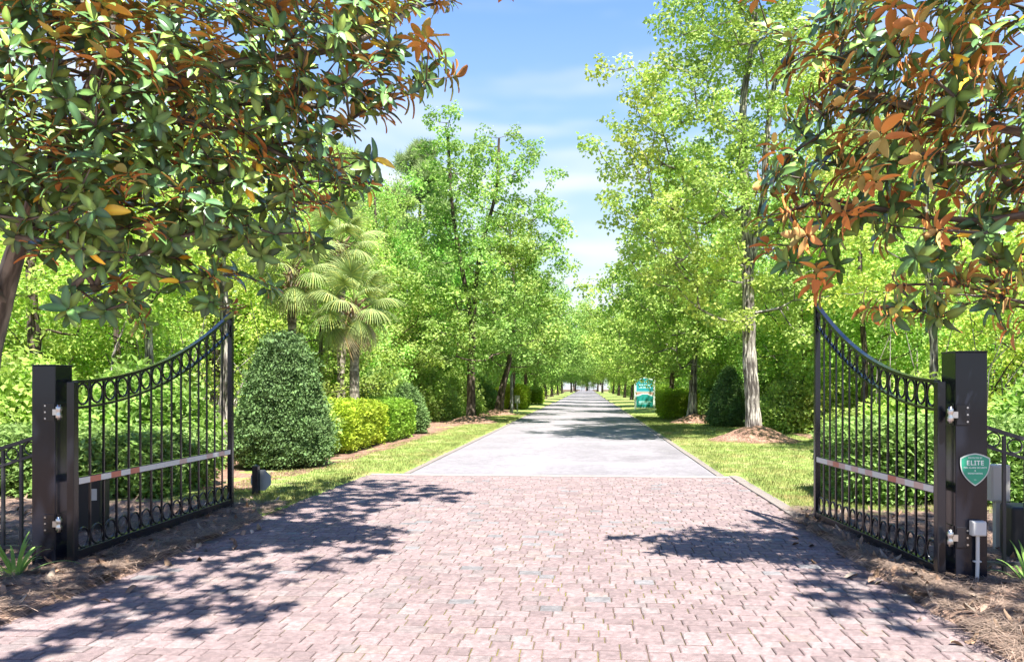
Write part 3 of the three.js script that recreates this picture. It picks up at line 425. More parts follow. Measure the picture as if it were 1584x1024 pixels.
// wild bushes at the wood edge
[[-8.0, -28, 1.7, 2.3, 'wild green bush at the wood edge behind the palms'], [-7.4, -33.5, 1.6, 2.4, 'wild bush left of the forked tree'], [-6.9, -38, 1.5, 2.3, 'wild bush right of the forked tree, behind it'], [-7, -45, 1.6, 2.5, 'wild dark bush behind the grey post'], [6.7, -25.6, 0.9, 1.6, 'yellowish wild bush just left of the pale-barked trunk'], [7.2, -31.5, 1.5, 2.4, 'wild bush behind the dark pointed shrub'], [6.6, -41, 1.6, 2.6, 'wild bush right of the teal sign'], [7.4, -21.4, 0.8, 0.7, 'low green bush at the wood edge right of the mulch mound'], [9.0, -20.4, 1.0, 0.8, 'low green bush at the wood edge beyond the right gate tip'], [-13.2, -13.2, 1.6, 2.3, 'wild bush in the wood behind the left pillar'], [12.5, -14.5, 1.7, 2.0, 'wild lime bush behind the right pillar'], [-6.6, -15.9, 0.9, 1.9, 'lime bush between the conical shrub and the tall end of the left gate'], [-8.2, -13.3, 1.2, 1.9, 'lime bush above the left hedge behind the gate middle'], [-10.4, -12.9, 1.3, 2.1, 'lime bush above the left hedge behind the gate hinge'], [6.2, -14.2, 1.1, 1.6, 'lime bush above the right hedge behind the gate middle'], [8.4, -13.6, 1.3, 1.8, 'lime bush above the right hedge behind the gate hinge'], [10.4, -13.4, 1.3, 1.9, 'lime bush above the right hedge right of the pillar']].forEach(([x, z, r, h, label], i) =>
  leafy('wild_bush', label, 'bush', [x, 0, z], inCone(r, h, 900, 0.42), S.hedge, i >= 10 ? F.lime : F.wood, { seed: 620 + i, per: 1, reach: 0.34, scale: 1.7, vary: 0.6, tint: i % 3 === 0 ? [0.7, 0.8, 0.8] : [1, 1, 1] }, [[0, 0, h * 0.8, 0.04], [0.3, 0.1, h * 0.7, 0.03], [-0.25, -0.1, h * 0.7, 0.03]]));
// the thicket beyond, which reads as one mass
{
  const R = rng(640), m = [], c = [];
  for (let k = 0; k < 15000; k++) {
    const s = R() < 0.5 ? -1 : 1, z = -13 - Math.pow(R(), 1.5) * 190, far = R(), x = s * (7.8 + Math.max(0, -18 - z) * 0.0 + 22 * far * far + (z > -24 ? 4.5 : 0)) - 0.5, y = Math.pow(R(), 1.2) * (2.2 + 3.5 * noise2(x * 0.4 + 50, z * 0.4, 4));
    m.push(mat4(V(x, y, z), quatTo(ball(R).multiplyScalar(0.6).add(V(0, 1, 0)).normalize(), R() * 6.28), (0.9 + 0.6 * R()) * Math.max(1, -z / 60))); const v = 0.6 + 0.7 * R(); c.push(col(v * (0.85 + 0.3 * R()), v, v));
  }
  const u = copies('thicket', S.wood[0], F.wood, m, c, scene); tag(u, 'tangled green thicket filling the woods on both sides', 'thicket', null, 'stuff');
  const b = new Builder(); for (let k = 0; k < 900; k++) { const s = R() < 0.5 ? -1 : 1, z = -14 - R() * 40, x = s * (8 + 12 * R()) - 0.5, h = 1.5 + 3 * R(), r = 0.012 + 0.02 * R(); b.tube([V(x, -0.1, z), V(x + (R() - 0.5) * 0.8, h * 0.5, z + (R() - 0.5) * 0.8), V(x + (R() - 0.5) * 2, h, z + (R() - 0.5) * 2)], [r, r * 0.7, r * 0.3], 5); }
  single('brushwood', b.geo(), M.barkPale, 'thin bare stems and vines tangled at the wood edge', 'brushwood', null, null, 'stuff');
}
// ---------------------------------------------------------------- palms
function frondGeo(seed, droop) {
  const R = rng(seed), b = new Builder(), L = 0.85;
  const stalk = []; for (let k = 0; k <= 6; k++) { const t = k / 6; stalk.push(V(t * 0.95, 0.28 * t - 0.30 * t * t * droop, 0)); }
  b.tube(stalk, [0.016, 0.014, 0.012, 0.011, 0.01, 0.009, 0.006], 5, [1.1, 1, 0.8]);
  const tip = stalk[6], n = 44;
  for (let k = 0; k < n; k++) {
    const a = (k / (n - 1) - 0.5) * 4.3, len = L * (0.72 + 0.33 * Math.cos(a * 0.62)) * (0.9 + 0.2 * R()), side0 = V(-Math.sin(a), 0, Math.cos(a)), q = 0.75 + 0.5 * R(), dry = R() < 0.16 ? [1.6 * q, 1.3 * q, 1.1 * q] : [q, q, q * 0.95];
    let p = tip.clone().addScaledVector(V(-0.16, 0, 0), Math.abs(a) / 2), dir = V(Math.cos(a), 0.10 - 0.15 * droop, Math.sin(a)).normalize(), last = null;
    for (let s = 0; s <= 5; s++) {
      const t = s / 5, w = 0.019 * (s === 0 ? 0.6 : 1.15 - t) + 0.002, A = b.v(p.clone().addScaledVector(side0, w), V(0, 1, 0), 0, 0, dry); b.v(p.clone().addScaledVector(side0, -w).add(V(0, 0.004, 0)), V(0, 1, 0), 0, 0, dry);
      if (last !== null) b.i.push(last, last + 1, A, last + 1, A + 1, A); last = A;
      dir.y -= (0.10 + 0.42 * t * t) * droop * (0.8 + 0.4 * R()); dir.normalize(); p = p.clone().addScaledVector(dir, len / 5);
    }
  }
  const g = b.geo(); g.computeVertexNormals(); return g;
}
const fronds = [frondGeo(1, 1.3), frondGeo(2, 1.0), frondGeo(3, 1.6), frondGeo(4, 1.8)];
const frondDry = leafMat(0.42, 0.35, 0.22, 0.25), bootMat = std({ name: 'dry_palm_boot', color: col(0.30, 0.19, 0.12), roughness: 0.9 });
const bootGeo = new Builder().tube([V(0, 0, 0), V(0, 0.14, 0.045), V(0, 0.30, 0.13)], [0.045, 0.035, 0.012], 5).geo();
function palm(label, x, z, h, r, n, seed, s = 1, lean = 0) {
  const R = rng(seed), t = thing('palm_tree', label, 'palm tree', [x, 0, z], 0, 'fan palms left of the road');
  part('trunk', trunkGeo([[0, -0.05, 0], [lean * 0.4, h * 0.5, 0], [lean, h, 0]], r, r * 0.9, 14, 0.25, seed), M.barkPalm, t);
  for (let k = 0; k < 34; k++) { const q = k * 2.4, y = h - 0.95 + 0.95 * k / 34; const m = part(k ? 'boot_' + String(k).padStart(3, '0') : 'boot', bootGeo, bootMat, t, [lean * y / h + Math.sin(q) * r * 0.8, y, Math.cos(q) * r * 0.8], [0, q, 0]); m.rotation.set(0.15 + 0.5 * R(), q, 0, 'YXZ'); m.scale.setScalar(0.8 + 0.5 * R()); }
  for (let k = 0; k < n; k++) {
    const u = (k + 0.5) / n, el = 1.35 - 2.25 * Math.pow(u, 0.9), q = k * 2.39996 + R() * 0.4, dead = u > 0.88;
    const f = part(k ? 'frond_' + String(k).padStart(3, '0') : 'frond', fronds[u < 0.3 ? 1 : u < 0.7 ? 0 : 2 + (k % 2)], dead ? frondDry : F.palm, t, [lean, h - 0.05 + 0.15 * (1 - u), 0]);
    f.rotation.set(0, q, el, 'YZX'); f.scale.setScalar(s * (0.85 + 0.25 * R()));
  }
}
palm('fan palm with a shaggy brown boot collar above the yellow-green hedge', -6.35, -19.9, 3.85, 0.14, 30, 701, 0.88);
palm('fan palm behind the dark conical shrub, half under the magnolia', -8.7, -21.4, 5.1, 0.13, 30, 702, 0.95);
palm('taller fan palm with its head just under the magnolia branches', -7.9, -23.4, 6.2, 0.14, 28, 703, 0.92);
console.log('palms done');

// ---------------------------------------------------------------- the two magnolias over the gates
const leafTop = new THREE.MeshPhysicalMaterial({ name: 'magnolia_leaf_top', color: col(1, 1, 1), vertexColors: true, roughness: 0.3, specularIntensity: 1 }), leafUnder = std({ name: 'magnolia_leaf_underside', color: col(1, 1, 1), vertexColors: true, roughness: 0.85 });
function magnoliaLeaf(seed, top, under) {          // a closed, thin, folded and curled blade along +x, upper side +y
  const R = rng(seed), L = 0.137, n = 6, b = new Builder(), bend = 0.005 + 0.045 * R(), twist = (R() - 0.5) * 0.5, wavy = 0.004 * R(), P = (t, s, lo) => { const w = 0.032 * Math.pow(Math.sin(Math.PI * Math.min(1, t * 0.95 + 0.025)), 0.52) * (1 + 0.1 * (0.5 - t)); return V(0.015 + t * L, -bend * t * t * 2 + 0.010 * Math.abs(s) + s * w * twist * t + wavy * s * Math.sin(t * 9) + (lo && s === 0 ? -0.0022 : lo ? -0.0004 : 0), s * w); };
  const N = b; let at0 = 0;
  for (const lo of [0, 1]) { at0 = N.p.length / 3; for (let k = 0; k <= n; k++) for (const s of [-1, 0, 1]) N.v(P(k / n, s, lo), V(0, lo ? -1 : 1, 0), k / n, s, lo ? under : s === 0 ? top.map((q) => q * 1.9) : top); for (let k = 0; k < n; k++) for (let s = 0; s < 2; s++) { const a = at0 + k * 3 + s; if (lo) N.i.push(a, a + 3, a + 1, a + 1, a + 3, a + 4); else N.i.push(a, a + 1, a + 3, a + 1, a + 4, a + 3); } }
  const g = b.geo(); g.computeVertexNormals(); const half = b.i.length / 2; g.addGroup(0, half, 0); g.addGroup(half, half, 1); return g;
}
const ML = { green: [magnoliaLeaf(1, [0.064, 0.138, 0.048], [0.708, 0.269, 0.075]), magnoliaLeaf(2, [0.089, 0.179, 0.052], [0.595, 0.226, 0.069]), magnoliaLeaf(3, [0.141, 0.239, 0.056], [0.426, 0.340, 0.115]), magnoliaLeaf(5, [0.057, 0.119, 0.052], [0.793, 0.327, 0.081]), magnoliaLeaf(6, [0.192, 0.287, 0.061], [0.510, 0.198, 0.063]), magnoliaLeaf(7, [0.077, 0.155, 0.039], [0.624, 0.368, 0.127])], yellow: [magnoliaLeaf(4, [0.7, 0.46, 0.04], [0.62, 0.36, 0.07])] };
function magnolia(label, at, trunks, blobs, gap, seed, r, lean, shown, turnUp) {
  const R = rng(seed), t = thing('magnolia_tree', label, 'tree', at, 0, 'magnolias flanking the gates');
  trunks.forEach((p, i) => part(i ? 'stem' : 'trunk', trunkGeo(p, i ? r * 0.36 : r, i ? 0.02 : 0.04, 16, i ? 0 : 0.35, seed + i), M.barkMag, t));
  const shownBlobs = blobs.filter((b) => !b[4]), above = blobs.filter((b) => b[4]).map((b) => b.slice(0, 4)), ends = [...endsIn(shownBlobs, gap, R), ...endsIn(above, 0.36, R)]; part('limbs', grow(trunks, ends, R, 1.9, 0.0058, 0.035), M.barkMag, t).userData.kind = 'stuff';  // lobes with a fifth value are out of view, placed to shade the ground
  const heart = V(...lean), all = [];
  for (const p of ends) {
    const axis = p.clone().sub(heart).normalize().multiplyScalar(0.75).add(V(turnUp[0], turnUp[1], turnUp[2]))
      .add(ball(R).multiplyScalar(0.85)).normalize(), spin = R() * 6.28, q0 = quatTo(axis, spin), n = 10 + Math.floor(R() * 5), size = 0.85 + 0.3 * R();
    for (let k = 0; k < n; k++) {
      const a = k * 2.399 + R() * 0.5, open = 0.1 + 0.75 * (k / n) + 0.22 * (R() - 0.5);          // the youngest stand up, the oldest lie back
      const q = q0.clone().multiply(new THREE.Quaternion().setFromEuler(new THREE.Euler(0, a, 0.95 - open * 1.25, 'YZX'))).multiply(new THREE.Quaternion().setFromAxisAngle(V(1, 0, 0), (R() - 0.5) * 0.6));
      const pos = p.clone().addScaledVector(axis, -0.09 * k / n), s = size * (0.72 + 0.4 * R()), v = 0.75 + 0.55 * R();
      all.push({ m: mat4(pos, q, V(s, s, s * (0.85 + 0.3 * R()))), p: pos, g: R() < 0.014 ? -1 : Math.floor(R() * 6), c: col(v * (0.95 + 0.1 * R()), v, v) });
    }
  }
  // the leaves that show largest are parts of their own; the rest stay one mass
  const a = 4 * Math.PI / 180, seen = (l) => { const w = l.p, dz = -(w.z + at[2]) * Math.cos(a) - (w.x + at[0]) * Math.sin(a), dx = (w.x + at[0]) * Math.cos(a) - (w.z + at[2]) * Math.sin(a), dy = w.y - 1.6; return dz > 1 && dx / dz > -0.7 && dx / dz < 0.64 && dy / dz < 0.5 ? dz : 1e3; };
  all.forEach((l) => { l.d = seen(l); }); all.sort((x, y) => x.d - y.d);
  const near = all.slice(0, shown), rest = all.slice(shown);
  near.forEach((l, i) => { const m = part(i ? 'leaf_' + String(i).padStart(3, '0') : 'leaf', l.g < 0 ? ML.yellow[0] : ML.green[l.g], [leafTop, leafUnder], t); l.m.decompose(m.position, m.quaternion, m.scale); });
  for (let g = -1; g < 6; g++) { const q = rest.filter((l) => l.g === g); if (q.length) copies(g < 0 ? 'yellow_leaves' : g ? 'crown_00' + g : 'crown', g < 0 ? ML.yellow[0] : ML.green[g], [leafTop, leafUnder], q.map((l) => l.m), q.map((l) => l.c), t); }
  console.log(label, ends.length, 'whorls', all.length, 'leaves');
}
magnolia('large magnolia with dark glossy leaves overhanging the left gate', [0, 0, 0],
  [[[-5.8, -0.12, -6.63], [-5.62, 1.35, -6.53], [-5.28, 2.35, -6.35], [-4.79, 3.09, -6.08], [-4.24, 3.85, -5.92], [-3.92, 4.72, -5.94], [-3.87, 6.2, -6.04]], [[-5.23, 2.35, -6.35], [-5.13, 2.7, -5.8], [-5.04, 3.4, -5.1], [-5, 4.4, -4.4]], [[-4.3, 3.75, -5.94], [-3.2, 4.3, -6.1], [-2.1, 4.6, -6.4], [-1.3, 5.6, -7.2]]],
  [[-4.0,4.02,-5.7,0.85],[-3.0,4.05,-5.9,0.8],[-2.16,4.35,-5.96,0.6],[-1.71,4.53,-6.0,0.42],[-1.27,4.27,-6.03,0.24],[-1.53,4.14,-6.01,0.2],[-2.3,3.58,-6.05,0.5],[-2.95,3.34,-5.91,0.6],[-3.63,3.13,-5.66,0.65],[-4.3,3.13,-5.7,0.55],[-4.01,2.57,-5.83,0.36],[-3.38,2.76,-6.18,0.4],[-2.54,3.04,-6.24,0.3],[-3.09,2.49,-6.3,0.16],[-3.96,2.18,-5.44,0.06],[-3.68,2.32,-5.96,0.2],[-2.04,3.37,-6.07,0.26],[-1.87,3.85,-6.08,0.25],[-2.77,2.79,-6.22,0.16],[-4.5,3.66,-5.5,0.6],
   [-4.4, 6.1, -6.3, 1.7, 1], [-2.6, 6.0, -6.4, 1.25, 1], [-2.0, 6.9, -7.9, 1.2, 1], [-1.0, 6.5, -7.7, 0.7, 1], [-4.2, 4.6, -3.6, 1.2, 1], [-5.4, 4.4, -4.6, 1.2, 1], [-3.6, 5.2, -7.6, 1.0, 1], [-3.2, 4.9, -3.4, 0.8, 1], [-1.9, 4.9, -2.9, 0.75, 1], [-2.9, 4.9, -2.5, 0.9, 1], [-1.3, 5.4, -4.6, 0.6, 1], [-2.6, 5.1, -4.2, 0.6, 1], [-1.6, 5.1, -4.0, 0.55, 1], [-2.2, 5.5, -5.2, 0.6, 1], [-2.2, 3.2, -6.1, 0.3], [-2.8, 2.55, -6.3, 0.16], [-1.75, 3.6, -6.1, 0.22], [-1.15, 4.2, -6.0, 0.15], [-1.45, 4.0, -6.0, 0.2], [-3.3, 2.3, -6.2, 0.14], [-3.85, 2.3, -5.9, 0.16], [-1.25, 4.28, -6.03, 0.32], [-1.75, 4.1, -6.0, 0.35], [-1.42, 4.18, -6.02, 0.16], [-1.15, 4.4, -6.04, 0.14], [-1.1, 4.18, -6.04, 0.14], [-1.37, 4.45, -6.02, 0.16], [-1.86, 3.42, -6.1, 0.2], [-2.6, 2.72, -6.25, 0.14], [-2.8, 2.52, -6.3, 0.16], [-3.0, 2.32, -6.3, 0.12]], 0.243, 801, 0.12, [-4.2, 3.0, -7.4], 300, [0.1, 0.36, -0.02]);
magnolia('magnolia showing rust-brown leaf undersides above the right gate', [0, 0, 0],
  [[[5.3, -0.1, -5.2], [5.2, 1.6, -5.2], [4.9, 3.2, -5.3], [4.6, 5.2, -5.2]], [[5.1, 2.2, -5.2], [4.3, 2.9, -5.5], [3.4, 3.4, -5.7], [2.5, 3.7, -5.8], [1.9, 3.9, -5.8]], [[4.9, 3.2, -5.3], [3.6, 4.3, -5.5], [2.6, 5.0, -5.4]]],
  [[2.39,4.27,-5.78,0.65],[1.81,4.12,-5.74,0.32],[1.27,4.54,-5.8,0.12],[1.56,3.98,-5.72,0.12],[2.05,3.64,-5.76,0.45],[2.82,3.89,-5.71,0.7],[1.89,3.23,-5.85,0.4],[1.52,3.08,-5.82,0.16],[1.64,2.72,-5.93,0.2],[2.12,3.0,-5.96,0.3],[2.63,3.15,-5.8,0.45],[3.04,3.26,-5.73,0.5],[3.17,2.71,-5.84,0.38],[2.53,2.37,-5.79,0.26],[3.02,2.37,-5.82,0.28],[2.61,2.08,-5.8,0.1],[2.38,2.46,-5.88,0.14],
   [3.9, 5.6, -5.4, 1.05, 1], [4.8, 5.4, -5.0, 1.5, 1], [4.6, 3.8, -4.8, 1.0, 1], [3.5, 5.0, -3.4, 0.8, 1], [2.2, 2.2, -5.8, 0.16], [2.7, 2.3, -5.7, 0.22], [3.2, 2.2, -5.8, 0.2], [2.45, 2.6, -5.8, 0.2], [2.9, 2.6, -5.8, 0.25], [1.62, 3.3, -5.8, 0.32], [1.65, 2.85, -5.9, 0.3], [1.5, 3.25, -5.8, 0.2], [1.55, 2.85, -5.9, 0.2], [1.7, 3.5, -5.8, 0.25], [1.75, 2.55, -5.95, 0.18], [1.9, 2.8, -5.9, 0.25], [1.45, 4.5, -5.8, 0.15], [1.65, 4.25, -5.7, 0.2], [1.7, 3.85, -5.75, 0.2]], 0.232, 802, 0.17, [4.6, 3.0, -4.6], 300, [-0.1, 0.3, 0.3]);
console.log('magnolias done');

// ---------------------------------------------------------------- gates, pillars and side fences
const ringGeo = new THREE.TorusGeometry(0.085, 0.0095, 7, 22), UPZ = V(0, 0, 1);
const tapeWhite = std({ name: 'pale_reflective_tape', color: col(0.74, 0.70, 0.68), roughness: 0.45 }), tapeRed = std({ name: 'faded_red_tape', color: col(0.62, 0.20, 0.14), roughness: 0.5 }), tapePink = std({ name: 'sun_bleached_tape', color: col(0.70, 0.46, 0.41), roughness: 0.5 });
function gate(label, hinge, lead, face, seed, reds) {
  const L = Math.hypot(lead[0] - hinge[0], lead[1] - hinge[1]), g = thing('driveway_gate', label, 'gate', [hinge[0], 0, hinge[1]], Math.atan2(-(lead[1] - hinge[1]), lead[0] - hinge[0]), 'pair of arched driveway gates');
  const H1 = 1.66, H2 = 2.52, y0 = 0.14, top = (s) => H1 - 0.02 + (H2 - H1) * (0.12 * s + 0.88 * s * s), n = 15, pitch = (L - 0.07) / n, gap = 0.225;
  const curve = (dy, k0 = 0, k1 = 1) => { const p = []; for (let k = 0; k <= 24; k++) { const s = k0 + (k1 - k0) * k / 24; p.push(V(0.03 + s * (L - 0.06), top(s) + dy, 0)); } return p; };
  part('hinge_stile', new RoundedBoxGeometry(0.065, H1 - 0.02 - 0.08, 0.065, 1, 0.005), M.black, g, [0, (H1 + 0.06) / 2, 0]);
  part('leading_stile', new RoundedBoxGeometry(0.06, H2 + 0.02 - 0.08, 0.06, 1, 0.005), M.black, g, [L, (H2 + 0.1) / 2, 0]);
  part('top_rail', new Builder().bar(curve(0), 0.05, 0.028, UPZ).geo(), M.black, g);
  part('second_rail', new Builder().bar(curve(-gap), 0.04, 0.02, UPZ).geo(), M.black, g);
  part('bottom_rail', new RoundedBoxGeometry(L - 0.062, 0.09, 0.05, 1, 0.006), M.black, g, [L / 2, y0, 0]);
  part('middle_rail', new RoundedBoxGeometry(L - 0.062, 0.07, 0.045, 1, 0.005), M.black, g, [L / 2, 0.78, 0]);
  const bars = []; for (let k = 1; k < n; k++) { const x = 0.035 + pitch * k; bars.push(x); part(k > 1 ? 'bar_' + String(k - 1).padStart(3, '0') : 'bar', new THREE.BoxGeometry(0.0165, top(x / L) - y0 - 0.05, 0.0165), M.black, g, [x, (top(x / L) + y0 + 0.04) / 2, 0]); }
  for (let k = 0; k < n; k++) {
    const x = 0.035 + pitch * (k + 0.5), s = x / L, sx = Math.min(1, (pitch - 0.02) / 0.185);
    const a = part(k ? 'upper_ring_' + String(k).padStart(3, '0') : 'upper_ring', ringGeo, M.black, g, [x, top(s) - gap / 2, 0]); a.scale.set(sx, 1.05, 1);
    const b = part(k ? 'lower_ring_' + String(k).padStart(3, '0') : 'lower_ring', ringGeo, M.black, g, [x, y0 + 0.045 + 0.092, 0]); b.scale.set(sx, 1, 1);
  }
  const R = rng(seed), tl = 0.152, tn = Math.floor((L - 0.08) / tl), tg = new THREE.BoxGeometry(tl - 0.002, 0.052, 0.003);
  for (let k = 0; k < tn; k++) part(k ? 'reflective_tape_' + String(k).padStart(3, '0') : 'reflective_tape', tg, reds.includes(k) ? tapeRed : k % 2 && R() < 0.6 ? tapePink : tapeWhite, g, [0.045 + tl * (k + 0.5), 0.78, face * 0.0245]);
  return g;
}
gate('black arched metal gate with ring rows standing open on the left', [-4.42, -6.1], [-4.5, -9.1], 1, 5, [1, 3, 5]);
gate('black arched metal gate with ring rows standing open on the right', [2.79, -6.1], [2.6, -8.62], -1, 6, [4, 12]);
for (const g of scene.children.filter((o) => o.name.startsWith('driveway_gate'))) void g;

function pillar(label, x, z, w, h, side, turn) {
  const p = thing('gate_pillar', label, 'pillar', [x, 0, z], turn, 'pair of gate pillars');
  part('post', new RoundedBoxGeometry(w, h + 0.1, w, 2, 0.008), M.pillar, p, [0, h / 2 - 0.05, 0]);
  part('cap', new RoundedBoxGeometry(w + 0.006, 0.012, w + 0.006, 1, 0.004), M.pillar, p, [0, h + 0.004, 0]);
  for (const y of [0.42, 1.38]) {
    const s = y > 1 ? '' : '_001', pl = part('hinge_plate' + s, new RoundedBoxGeometry(0.006, 0.17, 0.15, 1, 0.003), M.black, p, [side * (w / 2 + 0.004), y, 0.02]);
    const fp = part('front_plate' + s, new RoundedBoxGeometry(0.1, 0.16, 0.006, 1, 0.003), M.black, p, [side * (w / 2 - 0.055), y, w / 2 + 0.004]);
    const bolt = new THREE.CylinderGeometry(0.008, 0.008, 0.006, 8); bolt.rotateX(Math.PI / 2);
    for (let k = 0; k < 3; k++) part('bolt', bolt, M.steel, fp, [-side * 0.03, (k - 1) * 0.055, 0.005]);
    const hg = part('hinge' + s, new THREE.LatheGeometry([[0, -0.065], [0.014, -0.065], [0.014, -0.05], [0.024, -0.046], [0.024, -0.016], [0.018, -0.012], [0.018, 0.012], [0.024, 0.016], [0.024, 0.046], [0.014, 0.05], [0.014, 0.065], [0, 0.065]].map(([a, b]) => new THREE.Vector2(a, b)), 14), M.steel, p, [side * (w / 2 + 0.055), y, w / 2 + 0.03]);
    const arm = new THREE.BoxGeometry(0.05, 0.05, 0.02); part('hinge_arm', arm, M.steel, hg, [-side * 0.035, 0, -0.012]);
  } return p;
}
pillar('black square steel pillar carrying the left gate', -4.68, -6.2, 0.215, 1.78, 1, 0);
pillar('dusty black steel pillar with a green shield sign, carrying the right gate', 3.0, -6.15, 0.24, 1.87, -1, 0);
function fence(label, x0, dir, z, y1, n) {
  const f = thing('side_fence', label, 'fence', [x0, 0, z], 0, 'low fences beside the gate pillars'), L = n * 0.17, top = (t) => y1 - 0.02 - 0.42 * (1 - Math.pow(1 - t, 2)) * Math.min(1, L / 1.4) , path = (dy) => [...Array(21)].map((_, k) => V(dir * (0.01 + L * k / 20), top(k / 20) + dy, 0));
  part('top_rail', new Builder().bar(path(0), 0.035, 0.03, UPZ).geo(), M.fence, f); part('second_rail', new Builder().bar(path(-0.155), 0.03, 0.022, UPZ).geo(), M.fence, f); part('bottom_rail', new Builder().bar([V(dir * 0.01, 0.17, 0), V(dir * L, 0.17, 0)], 0.03, 0.03, UPZ).geo(), M.fence, f);
  const rg = new THREE.TorusGeometry(0.056, 0.007, 6, 18);
  for (let k = 0; k < n; k++) { const x = dir * (0.06 + 0.17 * k), t = Math.abs(x) / L; part(k ? 'picket_' + String(k).padStart(3, '0') : 'picket', new THREE.BoxGeometry(0.024, top(t) - 0.03, 0.024), M.fence, f, [x, top(t) / 2 - 0.005, 0]); if (k < n - 1) part(k ? 'ring_' + String(k).padStart(3, '0') : 'ring', rg, M.fence, f, [x + dir * 0.085, top(t + 0.085 / L) - 0.078, 0]); }
}
fence('dark grey picket fence running left from the left pillar', -4.80, -1, -6.28, 1.2, 14);
fence('dark grey picket fence running right from the pillar with the shield', 3.13, 1, -6.25, 1.32, 14);

// ---- things on and beside the pillars
const canvas = (w, h, draw) => { const c = document.createElement('canvas'); c.width = w; c.height = h; draw(c.getContext('2d'), w, h); const t = new THREE.CanvasTexture(c); t.colorSpace = THREE.SRGBColorSpace; return t; };
{
  const g = thing('shield_sign', 'green shield-shaped sign reading ELITE on the right pillar', 'sign', [3.02, 0.955, -6.02]);
  const shield = (s) => { const q = new THREE.Shape(); q.moveTo(0, 0.125 * s); q.quadraticCurveTo(0.06 * s, 0.120 * s, 0.112 * s, 0.088 * s); q.quadraticCurveTo(0.118 * s, 0.0, 0.085 * s, -0.05 * s); q.quadraticCurveTo(0.05 * s, -0.1 * s, 0, -0.13 * s); q.quadraticCurveTo(-0.05 * s, -0.1 * s, -0.085 * s, -0.05 * s); q.quadraticCurveTo(-0.118 * s, 0, -0.112 * s, 0.088 * s); q.quadraticCurveTo(-0.06 * s, 0.120 * s, 0, 0.125 * s); return q; };
  part('border', new THREE.ExtrudeGeometry(shield(1), { depth: 0.003, bevelEnabled: false, curveSegments: 14 }), std({ color: col(0.55, 0.6, 0.56), roughness: 0.4 }), g);
  const face = new THREE.ShapeGeometry(shield(0.92), 14), p = face.attributes.position; for (let k = 0; k < p.count; k++) face.attributes.uv.setXY(k, p.getX(k) / 0.24 + 0.5, p.getY(k) / 0.26 + 0.5);
  part('printed_face', face, std({ roughness: 0.4, map: canvas(480, 520, (c, w, h) => { c.fillStyle = '#2f9c7c'; c.fillRect(0, 0, w, h); c.fillStyle = '#dfe9e2'; c.textAlign = 'center'; c.font = 'bold 30px sans-serif'; c.fillText('PROTECTED BY', w / 2, 92); c.font = 'bold 104px sans-serif'; c.fillText('ELITE', w / 2, 196); c.font = 'bold 34px sans-serif'; c.fillText('FIRE ALARM SECURITY', w / 2, 246, 350); c.fillText('&', w / 2, 292); c.fillText('MONITORING', w / 2, 336); c.font = '22px sans-serif'; c.fillText('850', w / 2, 430); }) }), g, [0, 0, 0.0042]);
  const o = thing('outlet_box', 'white weatherproof outlet box with a conduit on the right pillar', 'outlet box', [3.03, 0, -6.0]);
  part('box', new RoundedBoxGeometry(0.105, 0.115, 0.055, 2, 0.006), M.white, o, [0, 0.50, 0]); part('lid', new RoundedBoxGeometry(0.098, 0.1, 0.008, 1, 0.003), M.white, o, [0, 0.5, 0.032]);
  part('conduit', new Builder().tube([V(0.0, 0.45, 0), V(0, 0.25, 0), V(-0.004, 0.12, 0), V(-0.02, -0.03, 0.006)], [0.014, 0.014, 0.014, 0.014], 10).geo(), M.white, o);
  part('clamp', new RoundedBoxGeometry(0.055, 0.012, 0.03, 1, 0.003), M.white, o, [0, 0.24, -0.008]);
}
function cabinet(name, label, x, z, w, h, d, body, turn, extra) {
  const g = thing(name, label, 'box', [x, 0, z], turn); part('body', new RoundedBoxGeometry(w, h + 0.08, d, 2, 0.03), body, g, [0, h / 2 - 0.02, 0]); part('base_plate', new RoundedBoxGeometry(w + 0.06, 0.03, d + 0.06, 1, 0.005), M.fence, g, [0, 0.06, 0]); extra?.(g); return g;
}
const boxBlack = std({ name: 'black_housing', color: col(0.02, 0.02, 0.022), roughness: 0.55 });
cabinet('gate_operator', 'black gate motor housing with a white label behind the left gate', -5.25, -7.5, 0.30, 0.62, 0.34, boxBlack, 0.3, (g) => { part('label_plate', new RoundedBoxGeometry(0.05, 0.12, 0.004, 1, 0.001), M.white, g, [0.1, 0.48, 0.171]); part('screw', new THREE.SphereGeometry(0.009, 8, 6), M.steel, g, [-0.09, 0.5, 0.171]); });
cabinet('gate_operator', 'black gate motor housing behind the right pillar and fence', 3.88, -6.95, 0.24, 0.52, 0.34, boxBlack, -0.2);
{ const g = thing('control_box', 'pale control box on a post behind the right fence', 'box', [3.84, 0, -7.25]); part('case', new RoundedBoxGeometry(0.17, 0.34, 0.12, 2, 0.01), M.offwhite, g, [0, 0.70, 0]); part('door', new RoundedBoxGeometry(0.15, 0.31, 0.01, 1, 0.004), M.offwhite, g, [0, 0.70, 0.063]); part('post', new RoundedBoxGeometry(0.06, 0.6, 0.06, 1, 0.004), M.offwhite, g, [0, 0.25, 0]); }
{ // short post with the back of an octagonal sign
  const g = thing('octagon_sign', 'grey back of an octagonal sign on a short black post left of the pavers', 'sign', [-4.72, 0, -10.3]);
  part('post', new RoundedBoxGeometry(0.085, 0.5, 0.085, 1, 0.006), M.black, g, [0, 0.22, 0]); part('post_cap', new THREE.ConeGeometry(0.062, 0.025, 4, 1).rotateY(Math.PI / 4), M.black, g, [0, 0.482, 0]);
  const oct = new THREE.CylinderGeometry(0.16, 0.16, 0.006, 8).rotateY(Math.PI / 8).rotateX(Math.PI / 2); part('sign_plate', oct, std({ name: 'bare_aluminium', color: col(0.3, 0.33, 0.36), metalness: 0.2, roughness: 0.55 }), g, [0.05, 0.26, -0.05]);
}
